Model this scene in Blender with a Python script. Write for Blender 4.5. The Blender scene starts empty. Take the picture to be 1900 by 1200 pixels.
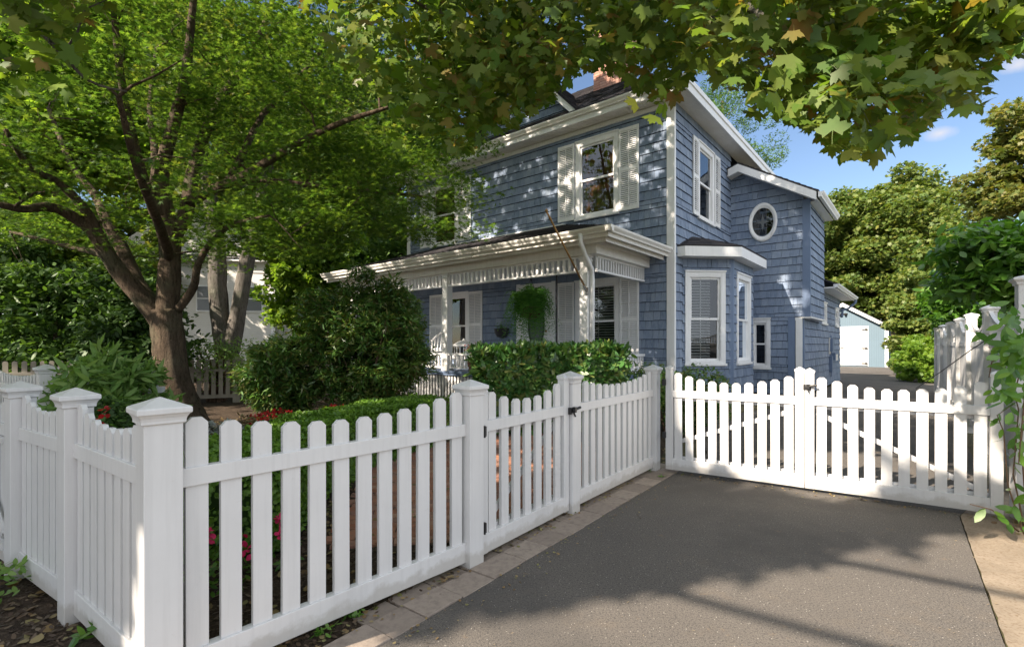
import bpy, math, random
import numpy as np
from mathutils import Vector, Matrix
S = bpy.context.scene
COL = S.collection
R = random.Random(7)
PI = math.pi

# ------------------------------------------------------------ camera
CAMZ, F, CX, HY = 1.3, 925.0, 950.0, 640.0
def at(px, py, Y):
    """survey point: bearing and elevation read from the photo, at distance Y"""
    return Vector(((px-CX)/F*Y, Y, CAMZ+(HY-py)/F*Y))

# ------------------------------------------------------------ materials
def mat(name, base=(.5,.5,.5), rough=.6, spec=.5, metal=0.0):
    m = bpy.data.materials.new(name); m.use_nodes = True
    b = m.node_tree.nodes['Principled BSDF']
    b.inputs['Base Color'].default_value = (*base, 1); b.inputs['Roughness'].default_value = rough
    b.inputs['Specular IOR Level'].default_value = spec; b.inputs['Metallic'].default_value = metal
    return m
def nd(m, t, **k):
    n = m.node_tree.nodes.new(t)
    for a, v in k.items():
        if a in n.inputs: n.inputs[a].default_value = v
        else: setattr(n, a, v)
    return n
def ln(m, a, b): m.node_tree.links.new(a, b)
def ramp(m, fac, cols, interp='LINEAR'):
    r = m.node_tree.nodes.new('ShaderNodeValToRGB'); r.color_ramp.interpolation = interp
    e = r.color_ramp.elements
    while len(e) > 1: e.remove(e[0])
    e[0].position = cols[0][0]; e[0].color = (*cols[0][1], 1)
    for p, c in cols[1:]:
        q = e.new(p); q.color = (*c, 1)
    ln(m, fac, r.inputs[0]); return r.outputs[0]
def noise(m, scale, detail=4, rough=.6, vec=None, coord='Object', stretch=None):
    tc = nd(m, 'ShaderNodeTexCoord')
    v = tc.outputs[coord] if vec is None else vec
    if stretch:
        mp = nd(m, 'ShaderNodeMapping'); mp.inputs['Scale'].default_value = stretch
        ln(m, v, mp.inputs[0]); v = mp.outputs[0]
    n = nd(m, 'ShaderNodeTexNoise'); n.inputs['Scale'].default_value = scale
    n.inputs['Detail'].default_value = detail; n.inputs['Roughness'].default_value = rough
    ln(m, v, n.inputs['Vector']); return n.outputs['Fac']
def mixc(m, fac, a, b, mode='MIX'):
    n = nd(m, 'ShaderNodeMix'); n.data_type = 'RGBA'; n.blend_type = mode
    for s, x in ((0, fac), (6, a), (7, b)):
        if hasattr(x, 'is_linked') or hasattr(x, 'links'): ln(m, x, n.inputs[s])
        else: n.inputs[s].default_value = x if s == 0 else (*x, 1)
    return n.outputs[2]
def bump(m, h, strength=.3, dist=.02):
    b = nd(m, 'ShaderNodeBump'); b.inputs['Strength'].default_value = strength; b.inputs['Distance'].default_value = dist
    ln(m, h, b.inputs['Height']); ln(m, b.outputs[0], m.node_tree.nodes['Principled BSDF'].inputs['Normal'])
def setc(m, c): ln(m, c, m.node_tree.nodes['Principled BSDF'].inputs['Base Color'])

def white_paint(name, a=(.74,.75,.76), b=(.64,.65,.66), rough=.42, dirt=.25):
    m = mat(name, a, rough)
    n = noise(m, 2.2, 6)
    c = mixc(m, ramp(m, n, [(.35,(0,0,0)),(.75,(1,1,1))]), a, b)
    c = mixc(m, ramp(m, noise(m, 3, 5, .7, stretch=(9,9,.35)), [(.48,(0,0,0)),(.75,(.5,)*3)]), c, tuple(x*.84 for x in b))
    n2 = noise(m, 45, 3)
    c = mixc(m, ramp(m, n2, [(.66,(0,0,0)),(.76,(dirt,)*3)]), c, (.34,.31,.26))
    tc = nd(m, 'ShaderNodeTexCoord'); sp = nd(m, 'ShaderNodeSeparateXYZ'); 
    geo = nd(m, 'ShaderNodeNewGeometry'); ln(m, geo.outputs['Position'], sp.inputs[0])
    # splash dirt near the soil, a stain of its own
    n3 = noise(m, 9, 5, .7)
    ma = nd(m, 'ShaderNodeMath', operation='MULTIPLY_ADD'); ln(m, n3, ma.inputs[0]); ma.inputs[1].default_value = -.14
    ln(m, sp.outputs[2], ma.inputs[2])
    st = ramp(m, ma.outputs[0], [(0.0,(.45,)*3),(.03,(0,0,0))])
    c = mixc(m, st, c, (.30,.27,.22))
    setc(m, c)
    return m
M = {}
M['vinyl'] = white_paint('white_vinyl', (.625,.62,.615), (.57,.565,.56), .42, .14)
M['trim'] = white_paint('white_trim_paint', (.84,.84,.84), (.77,.77,.77), .5, .1)
M['cream'] = white_paint('aged_cream_paint', (.83,.81,.77), (.74,.71,.66), .55, .12)
def m_grey_fence():
    m = white_paint('weathered_fence_paint', (.30,.27,.22), (.19,.165,.13), .6, .4); return m
M['oldfence'] = m_grey_fence()

def m_shingle():
    m = mat('blue_cedar_shingle', rough=.75, spec=.3)
    g = nd(m, 'ShaderNodeNewGeometry')
    c = ramp(m, g.outputs['Random Per Island'], [(0,(.145,.198,.290)),(.3,(.182,.240,.342)),(.7,(.218,.276,.382)),(1,(.275,.335,.43))])
    n = noise(m, 7, 6, .7, stretch=(8,8,.8))
    c = mixc(m, ramp(m, n, [(.40,(0,0,0)),(.72,(.75,)*3)]), c, (.33,.38,.46))
    n2 = noise(m, 1.6, 5, .7)
    c = mixc(m, ramp(m, n2, [(.42,(0,0,0)),(.7,(.35,)*3)]), c, (.13,.175,.27))
    n3 = noise(m, 30, 4, .7, stretch=(4,4,.35))
    c = mixc(m, ramp(m, n3, [(.45,(0,0,0)),(.7,(.45,)*3)]), c, (.11,.15,.235))
    setc(m, c); bump(m, noise(m, 40, 4, .6, stretch=(3,3,.15)), .5, .012)
    return m
M['shingle'] = m_shingle()
M['bluetrim'] = mat('blue_grey_trim_paint', (.105,.145,.215), .6)
setc(M['bluetrim'], mixc(M['bluetrim'], noise(M['bluetrim'], 3, 5), (.12,.17,.27), (.155,.215,.33)))
M['butt'] = mat('shingle_butt_shade', (.035,.045,.07), .9, .1)  # course shadow lines put into the colour: dark shingle butts and backing
def m_roof():
    m = mat('dark_asphalt_roofing', rough=.9, spec=.2)
    tc = nd(m, 'ShaderNodeTexCoord')
    g = nd(m, 'ShaderNodeNewGeometry')
    c = ramp(m, g.outputs['Random Per Island'], [(0,(.022,.022,.028)),(.5,(.042,.040,.046)),(1,(.07,.064,.066))])
    c = mixc(m, ramp(m, noise(m, 120, 2), [(.4,(0,0,0)),(.7,(.5,)*3)]), c, (.10,.095,.10))
    setc(m, c); return m
M['roof'] = m_roof()
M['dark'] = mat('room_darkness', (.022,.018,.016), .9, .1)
M['curtain'] = mat('brown_curtain', (.10,.045,.028), .9, .1)
setc(M['curtain'], mixc(M['curtain'], noise(M['curtain'], 3, 3, stretch=(9,9,.5)), (.05,.02,.014), (.15,.07,.04)))
def m_glass():
    m = bpy.data.materials.new('window_glass'); m.use_nodes = True
    nt = m.node_tree; nt.nodes.clear()
    o = nd(m, 'ShaderNodeOutputMaterial'); t = nd(m, 'ShaderNodeBsdfTransparent'); t.inputs[0].default_value = (.75,.78,.78,1)
    g = nd(m, 'ShaderNodeBsdfGlossy'); g.inputs['Roughness'].default_value = .015; g.inputs[0].default_value = (.9,.95,1,1)
    f = nd(m, 'ShaderNodeFresnel'); f.inputs[0].default_value = 1.5
    n = noise(m, 1.6, 2); b = nd(m, 'ShaderNodeBump'); b.inputs['Strength'].default_value = .06; b.inputs['Distance'].default_value = .02
    ln(m, n, b.inputs['Height']); ln(m, b.outputs[0], g.inputs['Normal'])
    a = nd(m, 'ShaderNodeMath', operation='MULTIPLY_ADD'); ln(m, f.outputs[0], a.inputs[0]); a.inputs[1].default_value = 1.1; a.inputs[2].default_value = .03
    x = nd(m, 'ShaderNodeMixShader'); ln(m, a.outputs[0], x.inputs[0]); ln(m, t.outputs[0], x.inputs[1]); ln(m, g.outputs[0], x.inputs[2])
    ln(m, x.outputs[0], o.inputs[0]); return m
M['glass'] = m_glass()
M['lead'] = mat('leaded_glass', (.12,.13,.14), .25, .6)
M['blind'] = mat('white_blind', (.62,.62,.60), .5)
M['black'] = mat('black_iron', (.012,.012,.013), .45, .5)
M['steel'] = mat('dull_steel', (.35,.35,.36), .4, .5, .8)
M['brass'] = mat('tarnished_brass', (.30,.17,.06), .45, .5, .6)
def m_lamp():
    m = mat('lit_lampshade', (.9,.5,.2), .8); b = m.node_tree.nodes['Principled BSDF']
    b.inputs['Emission Color'].default_value = (1,.42,.08,1); b.inputs['Emission Strength'].default_value = 2.2; return m
M['lamp'] = m_lamp()
def m_asphalt():
    m = mat('asphalt', rough=.88, spec=.3)
    c = ramp(m, noise(m, 1.1, 7, .65), [(.3,(.076,.069,.063)),(.7,(.105,.094,.083))])
    c = mixc(m, ramp(m, noise(m, 190, 2, .5), [(.42,(0,0,0)),(.72,(.7,)*3)]), c, (.19,.168,.145))
    c = mixc(m, ramp(m, noise(m, 95, 2, .5), [(.36,(.6,)*3),(.5,(0,0,0))]), c, (.035,.034,.033))
    v = nd(m, 'ShaderNodeTexVoronoi'); v.inputs['Scale'].default_value = 42
    tc = nd(m, 'ShaderNodeTexCoord'); ln(m, tc.outputs['Object'], v.inputs['Vector'])
    c = mixc(m, ramp(m, v.outputs['Distance'], [(.06,(.8,)*3),(.12,(0,0,0))]), c, (.5,.47,.42))
    c = mixc(m, ramp(m, noise(m, 2.4, 6, .75), [(.55,(0,0,0)),(.75,(.35,)*3)]), c, (.155,.12,.085))
    c = mixc(m, ramp(m, noise(m, .7, 5, .6), [(.50,(0,0,0)),(.62,(.55,)*3)]), c, (.055,.052,.05))
    c = mixc(m, ramp(m, noise(m, 5.5, 5, .7), [(.64,(0,0,0)),(.70,(.5,)*3)]), c, (.17,.12,.075))
    setc(m, c); bump(m, noise(m, 150, 3, .7), .6, .006); return m
M['asphalt'] = m_asphalt()
def m_rough(name, cols, s1, s2, spot, rough=.9, bs=.5, bd=.03):
    m = mat(name, rough=rough, spec=.25)
    c = ramp(m, noise(m, s1, 7, .7), [(.28,cols[0]),(.5,cols[1]),(.72,cols[2])])
    c = mixc(m, ramp(m, noise(m, s2, 4, .7), [(.5,(0,0,0)),(.68,(.8,)*3)]), c, spot)
    setc(m, c); bump(m, noise(m, s2*.7, 5, .7), bs, bd); return m
M['soil'] = m_rough('bark_mulch', [(.022,.015,.010),(.045,.030,.020),(.085,.060,.042)], 9, 55, (.13,.095,.065), bs=.9)
M['ground'] = m_rough('bare_ground', [(.05,.042,.026),(.08,.07,.04),(.12,.10,.06)], 3, 40, (.07,.09,.03))
M['sandy'] = m_rough('sandy_strip', [(.15,.122,.092),(.215,.175,.13),(.28,.23,.175)], 3, 60, (.13,.09,.06), bs=.3, bd=.01)
def m_island(name, cols, n_s=25, rough=.85, spot=(.1,.08,.06)):
    m = mat(name, rough=rough, spec=.3); g = nd(m, 'ShaderNodeNewGeometry')
    c = ramp(m, g.outputs['Random Per Island'], [(i/(len(cols)-1), k) for i, k in enumerate(cols)])
    c = mixc(m, ramp(m, noise(m, n_s, 6, .7), [(.45,(0,0,0)),(.7,(.7,)*3)]), c, spot)
    setc(m, c); bump(m, noise(m, n_s*3, 4, .7), .4, .008); return m
M['paver'] = m_island('concrete_paver', [(.20,.165,.135),(.25,.205,.17),(.30,.25,.205)], 22, spot=(.15,.12,.10))
M['brick'] = m_island('red_brick', [(.30,.12,.07),(.38,.18,.11),(.26,.13,.10),(.42,.24,.16)], 18, spot=(.2,.14,.1))
M['chimney'] = m_island('weathered_brick', [(.36,.17,.12),(.42,.24,.18)], 18, spot=(.3,.2,.17))
def m_bark(name, a, b, c3, s=6):
    m = mat(name, rough=.9, spec=.2)
    c = ramp(m, noise(m, s, 7, .75, stretch=(1,1,.3)), [(.3,a),(.55,b),(.75,c3)])
    c = mixc(m, ramp(m, noise(m, 2.2, 4, .6), [(.5,(0,0,0)),(.7,(.5,)*3)]), c, (.10,.12,.07))
    fn_ = noise(m, s*5, 7, .8, stretch=(1,1,.16))
    c = mixc(m, ramp(m, fn_, [(.36,(.85,)*3),(.50,(0,0,0))]), c, tuple(x*.35 for x in a))
    c = mixc(m, ramp(m, noise(m, 5, 6, .8), [(.60,(0,0,0)),(.68,(.6,)*3)]), c, tuple(min(.5,x*1.35) for x in c3))
    setc(m, c); bump(m, fn_, 1.0, .06); return m
M['bark'] = m_bark('grey_brown_bark', (.060,.042,.028), (.135,.098,.068), (.25,.19,.13))
M['bark2'] = m_bark('pale_grey_bark', (.09,.08,.07), (.19,.17,.15), (.29,.26,.23))
M['twig'] = mat('brown_twig', (.13,.085,.055), .8, .2)
def m_leaf(name, cols, trans=.38, spec=.35, rough=.5, tmul=1.6, patch=None):
    m = bpy.data.materials.new(name); m.use_nodes = True; nt = m.node_tree
    b = nt.nodes['Principled BSDF']; o = nt.nodes['Material Output']
    b.inputs['Roughness'].default_value = rough; b.inputs['Specular IOR Level'].default_value = spec
    g = nd(m, 'ShaderNodeNewGeometry')
    c = ramp(m, g.outputs['Random Per Island'], [(i/(len(cols)-1), k) for i, k in enumerate(cols)])
    if patch: c = mixc(m, ramp(m, noise(m, patch[0], 3, .6), [(.48,(0,0,0)),(.68,(.85,)*3)]), c, patch[1])
    ln(m, c, b.inputs['Base Color'])
    t = nd(m, 'ShaderNodeBsdfTranslucent'); tc = mixc(m, 1.0, c, (1.08*tmul,1.08*tmul,.48*tmul), 'MULTIPLY'); ln(m, tc, t.inputs[0])
    x = nd(m, 'ShaderNodeMixShader'); x.inputs[0].default_value = trans
    ln(m, b.outputs[0], x.inputs[1]); ln(m, t.outputs[0], x.inputs[2]); ln(m, x.outputs[0], o.inputs[0]); return m
M['jleaf'] = m_leaf('small_maple_leaf', [(.045,.10,.020),(.065,.13,.024),(.092,.165,.030),(.14,.21,.038)], .46)
M['mleaf'] = m_leaf('broad_maple_leaf', [(.065,.13,.024),(.09,.165,.028),(.12,.195,.03),(.15,.21,.035),(.08,.15,.03),(.20,.22,.04),(.105,.18,.03),(.24,.13,.04)], .48, rough=.45, patch=(5,(.12,.155,.03)))
M['bg1'] = m_leaf('sunny_tree_leaf', [(.06,.11,.024),(.095,.145,.03),(.145,.18,.038),(.072,.125,.024),(.20,.20,.045)], .35)
M['bg2'] = m_leaf('deep_green_leaf', [(.045,.10,.022),(.065,.13,.028),(.09,.165,.033)], .35)
M['bg3'] = m_leaf('bright_green_leaf', [(.09,.17,.02),(.14,.24,.03),(.20,.28,.04)], .5)
M['bg4'] = m_leaf('golden_leaf', [(.08,.12,.03),(.13,.15,.035),(.18,.16,.04),(.07,.11,.03)], .4)
M['rhodo'] = m_leaf('glossy_shrub_leaf', [(.045,.115,.025),(.07,.16,.035),(.11,.21,.04),(.06,.14,.03),(.17,.21,.05),(.10,.09,.035)], .25, .5, .35)
M['laurel'] = m_leaf('laurel_leaf', [(.035,.10,.024),(.05,.14,.032),(.08,.19,.045),(.13,.22,.05),(.055,.13,.035),(.20,.22,.06)], .22, .6, .3)
M['box'] = m_leaf('boxwood_leaf', [(.08,.17,.022),(.12,.23,.03),(.17,.30,.04)], .35, .45)
M['darkshrub'] = m_leaf('dark_shrub_leaf', [(.03,.07,.018),(.05,.10,.025),(.07,.135,.03)], .25)
M['pale'] = m_leaf('pale_shrub_leaf', [(.10,.20,.045),(.16,.27,.07),(.22,.32,.10)], .35)
M['vine'] = m_leaf('vine_leaf', [(.045,.12,.018),(.08,.19,.025),(.13,.24,.04)], .4, .5, .35)
M['fern'] = m_leaf('fern_leaf', [(.05,.15,.03),(.08,.21,.04),(.12,.27,.05)], .45)
M['red'] = m_leaf('red_petal', [(.38,.008,.010),(.48,.015,.015),(.42,.03,.03)], .3, tmul=.6)
M['pink'] = m_leaf('pink_petal', [(.65,.02,.10),(.75,.04,.16)], .3, tmul=.6)
M['silver'] = m_leaf('silver_leaf', [(.32,.36,.36),(.42,.45,.44),(.24,.28,.27)], .2, tmul=.7)
M['litter'] = m_leaf('fallen_leaf', [(.20,.12,.05),(.28,.20,.09),(.12,.07,.035),(.32,.26,.13),(.1,.12,.03)], .2, tmul=.7)
M['dry'] = m_leaf('dry_straw', [(.30,.24,.15),(.22,.16,.10)], .2, tmul=.6)
def m_siding(name, a, period, axis=2, dark=.55):
    m = mat(name, a, .6)
    tc = nd(m, 'ShaderNodeTexCoord'); sp = nd(m, 'ShaderNodeSeparateXYZ'); ln(m, tc.outputs['Object'], sp.inputs[0])
    mm = nd(m, 'ShaderNodeMath', operation='FRACT'); d = nd(m, 'ShaderNodeMath', operation='DIVIDE'); d.inputs[1].default_value = period
    ln(m, sp.outputs[axis], d.inputs[0]); ln(m, d.outputs[0], mm.inputs[0])
    c = mixc(m, ramp(m, mm.outputs[0], [(0,(1,1,1)),(.09,(0,0,0))]), a, tuple(x*dark for x in a))
    c = mixc(m, ramp(m, noise(m, 1.5, 5), [(.4,(0,0,0)),(.75,(.3,)*3)]), c, tuple(x*.8 for x in a))
    setc(m, c); bump(m, mm.outputs[0], .4, .02); return m
M['whitesiding'] = m_siding('white_clapboard', (.72,.70,.66), .12)
M['shedsiding'] = m_siding('light_blue_boarding', (.105,.16,.205), .11, 0, .7)
M['rose'] = m_siding('white_neighbour_boards', (.66,.64,.63), .13)

# ------------------------------------------------------------ mesh builder
class MB:
    def __init__(s): s.v = []; s.f = []; s.mi = []; s.cur = 0
    def add(s, vs, fs, T=None):
        b = len(s.v)
        s.v += [tuple(T(*p)) if T else tuple(p) for p in vs]
        s.f += [tuple(b+i for i in f) for f in fs]; s.mi += [s.cur]*len(fs)
    def box(s, x0, x1, y0, y1, z0, z1, T=None):
        vs = [(x0,y0,z0),(x1,y0,z0),(x1,y1,z0),(x0,y1,z0),(x0,y0,z1),(x1,y0,z1),(x1,y1,z1),(x0,y1,z1)]
        s.add(vs, [(0,3,2,1),(4,5,6,7),(0,1,5,4),(1,2,6,5),(2,3,7,6),(3,0,4,7)], T)
    def prism(s, poly, h0, h1, T=None):
        """poly of (a,b); extruded from h0 to h1 in the third coordinate"""
        n = len(poly)
        vs = [(a,b,h0) for a,b in poly]+[(a,b,h1) for a,b in poly]
        fs = [tuple(range(n))[::-1], tuple(range(n,2*n))]+[(i,(i+1)%n,n+(i+1)%n,n+i) for i in range(n)]
        s.add(vs, fs, T)
    def tube(s, pts, rad, n=8, cap=True, wob=0, rng=None):
        pts = [Vector(p) for p in pts]
        if not hasattr(rad, '__len__'): rad = [rad]*len(pts)
        d = (pts[1]-pts[0]).normalized(); a = d.orthogonal().normalized(); vs = []
        for i, p in enumerate(pts):
            q = (pts[min(i+1,len(pts)-1)]-pts[max(i-1,0)]).normalized()
            a = (a-q*a.dot(q)).normalized(); b = q.cross(a)
            for k in range(n):
                t = 2*PI*k/n; w = 1+(wob*(rng.random()-.5) if wob else 0)
                vs.append(p+(a*math.cos(t)+b*math.sin(t))*rad[i]*w)
        m = len(pts); fs = [(i*n+k, i*n+(k+1)%n, (i+1)*n+(k+1)%n, (i+1)*n+k) for i in range(m-1) for k in range(n)]
        if cap: fs += [tuple(range(n))[::-1], tuple((m-1)*n+k for k in range(n))]
        s.add(vs, fs)
    def lathe(s, prof, c, n=16, ax=None):
        """prof of (radius, z) about vertical axis at c"""
        vs = [(c[0]+r*math.cos(2*PI*k/n), c[1]+r*math.sin(2*PI*k/n), c[2]+z) for r, z in prof for k in range(n)]
        m = len(prof); fs = [(i*n+k, i*n+(k+1)%n, (i+1)*n+(k+1)%n, (i+1)*n+k) for i in range(m-1) for k in range(n)]
        fs += [tuple(range(n))[::-1], tuple((m-1)*n+k for k in range(n))]
        s.add(vs, fs)
    def sqstack(s, prof, T=None, c=(0,0)):
        """square sections: (half, z)"""
        vs = [(c[0]+sx*h, c[1]+sy*h, z) for h, z in prof for sx, sy in ((-1,-1),(1,-1),(1,1),(-1,1))]
        m = len(prof); fs = [(i*4+k, i*4+(k+1)%4, (i+1)*4+(k+1)%4, (i+1)*4+k) for i in range(m-1) for k in range(4)]
        fs += [(3,2,1,0), tuple((m-1)*4+k for k in range(4))]
        s.add(vs, fs, T)
    def build(s, name, mats, parent=None, smooth=False, bevel=0):
        me = bpy.data.meshes.new(name); me.from_pydata(s.v, [], s.f); me.update()
        for m in (mats if isinstance(mats, (list,tuple)) else [mats]): me.materials.append(m)
        me.polygons.foreach_set('material_index', s.mi)
        import bmesh
        bm = bmesh.new(); bm.from_mesh(me); bmesh.ops.recalc_face_normals(bm, faces=bm.faces); bm.to_mesh(me); bm.free()
        if smooth: me.polygons.foreach_set('use_smooth', [True]*len(me.polygons))
        o = bpy.data.objects.new(name, me); COL.objects.link(o); o.parent = parent
        if bevel:
            b = o.modifiers.new('soft_edges', 'BEVEL'); b.width = bevel; b.segments = 2; b.limit_method = 'ANGLE'
        return o
def tag(o, label=None, cat=None, group=None, kind=None):
    for k, v in (('label',label),('category',cat),('group',group),('kind',kind)):
        if v: o[k] = v
    return o
def empty(name, loc, rz=0, label=None, cat=None, group=None):
    o = bpy.data.objects.new(name, None); COL.objects.link(o); o.location = loc; o.rotation_euler = (0,0,rz)
    o.empty_display_size = .1
    return tag(o, label, cat, group)
def copy_tree(o, parent=None):
    c = o.copy(); COL.objects.link(c); c.parent = parent
    for ch in list(o.children): copy_tree(ch, c)
    return c

# ------------------------------------------------------------ foliage
def star(lobes, depth=.45, base=.0):
    pts = []
    n = len(lobes)
    for i, (ang, L) in enumerate(lobes):
        pts.append((L*math.sin(ang), L*math.cos(ang)))
        if i < n-1:
            a2 = (ang+lobes[i+1][0])/2; l2 = min(L, lobes[i+1][1])*depth
            pts.append((l2*math.sin(a2), l2*math.cos(a2)))
    pts.append((0, -.04))
    return [(x, y+.0) for x, y in pts]
rad = math.radians
MAPLE = []
for a, L in [(-125,.40),(-104,.36),(-82,.54),(-66,.70),(-57,.54),(-45,.60),(-30,.40),(-19,.66),(-10,.64),(0,.90),(10,.64),(19,.66),(30,.40),(45,.60),(57,.54),(66,.70),(82,.54),(104,.36),(125,.40)]:
    MAPLE.append((L*math.sin(rad(a)), L*math.cos(rad(a))))
MAPLE += [(.014,-.03),(.012,-.32),(.03,-.58),(.012,-.59),(-.008,-.32),(-.014,-.03)]
JM = star([(rad(-115),.42),(rad(-70),.62),(rad(-33),.85),(0,1.0),(rad(33),.85),(rad(70),.62),(rad(115),.42)], .34)
OVAL = [(0,0),(.14,.2),(.2,.45),(.15,.75),(0,1),(-.15,.75),(-.2,.45),(-.14,.2)]
LANCE = [(0,0),(.11,.3),(.10,.6),(0,1),(-.10,.6),(-.11,.3)]
RHOMB = [(0,0),(.28,.45),(0,1),(-.28,.45)]
ROUND = [(0,-.1),(.32,.1),(.42,.45),(.25,.8),(0,.95),(-.25,.8),(-.42,.45),(-.32,.1)]
JAG = [(0,0),(.42,.12),(.24,.38),(.5,.62),(.14,.66),(0,1),(-.14,.66),(-.5,.62),(-.24,.38),(-.42,.12)]
def leaf_mesh(name, pos, size, up, tpl, m, parent=None, seed=0, jit=.5, fold=.25, point=None, pj=.6):
    rng = np.random.default_rng(seed); pos = np.asarray(pos, float); N = len(pos)
    if N == 0: return None
    size = np.broadcast_to(np.asarray(size, float), (N,)); up = np.broadcast_to(np.asarray(up, float), (N,3))
    n = up + rng.normal(0, jit, (N,3)); n /= np.linalg.norm(n, axis=1)[:,None]+1e-9
    r = rng.normal(0, 1, (N,3))
    if point is not None: r = np.asarray(point, float)+rng.normal(0, pj, (N,3))
    b = r - n*(r*n).sum(1)[:,None]; b /= np.linalg.norm(b, axis=1)[:,None]+1e-9
    t = np.cross(b, n)
    T = np.asarray(tpl, float); k = len(T)
    z = -fold*np.abs(T[:,0]) - .12*T[:,1]**2
    V = pos[:,None,:] + size[:,None,None]*(T[None,:,0:1]*t[:,None,:] + T[None,:,1:2]*b[:,None,:] + z[None,:,None]*n[:,None,:])
    V = V.reshape(-1,3)
    me = bpy.data.meshes.new(name)
    me.vertices.add(N*k); me.vertices.foreach_set('co', V.ravel())
    me.loops.add(N*k); me.loops.foreach_set('vertex_index', np.arange(N*k, dtype=np.int32))
    me.polygons.add(N); me.polygons.foreach_set('loop_start', np.arange(0, N*k, k, dtype=np.int32)); me.polygons.foreach_set('loop_total', np.full(N, k, dtype=np.int32))
    me.update(calc_edges=True); me.materials.append(m)
    o = bpy.data.objects.new(name, me); COL.objects.link(o); o.parent = parent
    return o
def clumps(center, rad3, n, seed, shell=.35, zmin=None, bumps=.25):
    """clump centres spread through an uneven ellipsoid"""
    rng = np.random.default_rng(seed); out = []
    ph = rng.uniform(0, 6.28, 6)
    while len(out) < n:
        d = rng.normal(0,1,3); d /= np.linalg.norm(d)
        r = rng.uniform(0,1)**shell
        w = 1+bumps*(math.sin(3*math.atan2(d[1],d[0])+ph[0])+math.sin(5*d[2]+ph[1]+2*math.atan2(d[1],d[0])))*.5
        p = np.array(center)+d*np.array(rad3)*r*w
        if zmin is not None and p[2] < zmin: continue
        out.append(p)
    return np.array(out)
def fill(cl, per, r, seed, flat=1.0):
    rng = np.random.default_rng(seed); n = len(cl)
    rr = r*rng.uniform(.6,1.3,(n,1,1))
    d = rng.normal(0,1,(n,per,3)); d /= np.linalg.norm(d,axis=2)[:,:,None]; d *= rng.uniform(.2,1,(n,per,1))**.5
    d[:,:,2] *= flat
    return (cl[:,None,:]+d*rr).reshape(-1,3), d.reshape(-1,3)
def grow(mb, limbs, targets, rng, r_tip=.012, k=.42, n=6, sag=.1):
    """limbs: list of (points, radii); twigs run from the nearest limb point to each target"""
    nodes = []
    for pts, rr in limbs:
        P = [Vector(p) for p in pts]; sm = []; sr = []
        for i in range(len(P)-1):
            p0, p1, p2, p3 = P[max(i-1,0)], P[i], P[i+1], P[min(i+2,len(P)-1)]
            for j in range(4):
                t = j/4; sm.append(.5*((2*p1)+(p2-p0)*t+(2*p0-5*p1+4*p2-p3)*t*t+(3*p1-p0-3*p2+p3)*t**3)); sr.append(rr[i]*(1-t)+rr[i+1]*t)
        sm.append(P[-1]); sr.append(rr[-1])
        mb.tube(sm, sr, 14, wob=.15, rng=rng)
        nodes += list(zip(sm, sr))
    if not len(targets): return
    base = nodes[0][0]
    for t in sorted([Vector(t) for t in targets], key=lambda q: (q-base).length):
        best = min(nodes, key=lambda q: (q[0]-t).length*(1.0+.5*(q[0].z > t.z))+ (0 if q[1] < .12 else .3))
        a = best[0]; L = (t-a).length
        if L < .08: continue
        r0 = min(best[1]*.7, r_tip+L*.016)
        mid = [a.lerp(t, u)+Vector((rng.uniform(-1,1),rng.uniform(-1,1),rng.uniform(-.3,1)*1))*L*.07*math.sin(PI*u) for u in (.25,.5,.75)]
        pts = [a]+mid+[t]; rs = [r0+(r_tip*.4-r0)*u for u in (0,.25,.5,.75,1)]
        mb.tube(pts, rs, n, cap=False)
        nodes += list(zip(mid+[t], rs[1:]))

# ------------------------------------------------------------ world, sun
az = Vector((.82,.57)).normalized(); EL = rad(36)
w = bpy.data.worlds.new('World'); S.world = w; w.use_nodes = True
nt = w.node_tree; bg = nt.nodes['Background']; sky = nt.nodes.new('ShaderNodeTexSky'); sky.sky_type = 'NISHITA'
sky.sun_disc = False; sky.sun_elevation = EL; sky.sun_rotation = math.atan2(-az.x, -az.y); sky.air_density = 1.0; sky.dust_density = .3; sky.ozone_density = 1.5
tc = nt.nodes.new('ShaderNodeTexCoord')
def cloudmask(d, size, stretch):
    v = nt.nodes.new('ShaderNodeVectorMath'); v.operation = 'SUBTRACT'; nt.links.new(tc.outputs['Generated'], v.inputs[0]); v.inputs[1].default_value = d
    s = nt.nodes.new('ShaderNodeVectorMath'); s.operation = 'MULTIPLY'; nt.links.new(v.outputs[0], s.inputs[0]); s.inputs[1].default_value = (1/size/stretch, 1/size/stretch, 1/size)
    l = nt.nodes.new('ShaderNodeVectorMath'); l.operation = 'LENGTH'; nt.links.new(s.outputs[0], l.inputs[0])
    no = nt.nodes.new('ShaderNodeTexNoise'); no.inputs['Scale'].default_value = 14; no.inputs['Detail'].default_value = 6; nt.links.new(tc.outputs['Generated'], no.inputs['Vector'])
    a = nt.nodes.new('ShaderNodeMath'); a.operation = 'MULTIPLY_ADD'; nt.links.new(no.outputs['Fac'], a.inputs[0]); a.inputs[1].default_value = 2.2; nt.links.new(l.outputs['Value'], a.inputs[2])
    r = nt.nodes.new('ShaderNodeMapRange'); nt.links.new(a.outputs[0], r.inputs[0]); r.inputs[1].default_value = 2.0; r.inputs[2].default_value = 1.15; r.inputs[3].default_value = 0; r.inputs[4].default_value = .8
    return r.outputs[0]
mxs = nt.nodes.new('ShaderNodeMix'); mxs.data_type = 'RGBA'; mxs.blend_type = 'MULTIPLY'; mxs.inputs[0].default_value = 1; nt.links.new(sky.outputs[0], mxs.inputs[6]); mxs.inputs[7].default_value = (.95,.95,.98,1)
col = mxs.outputs[2]
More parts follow.
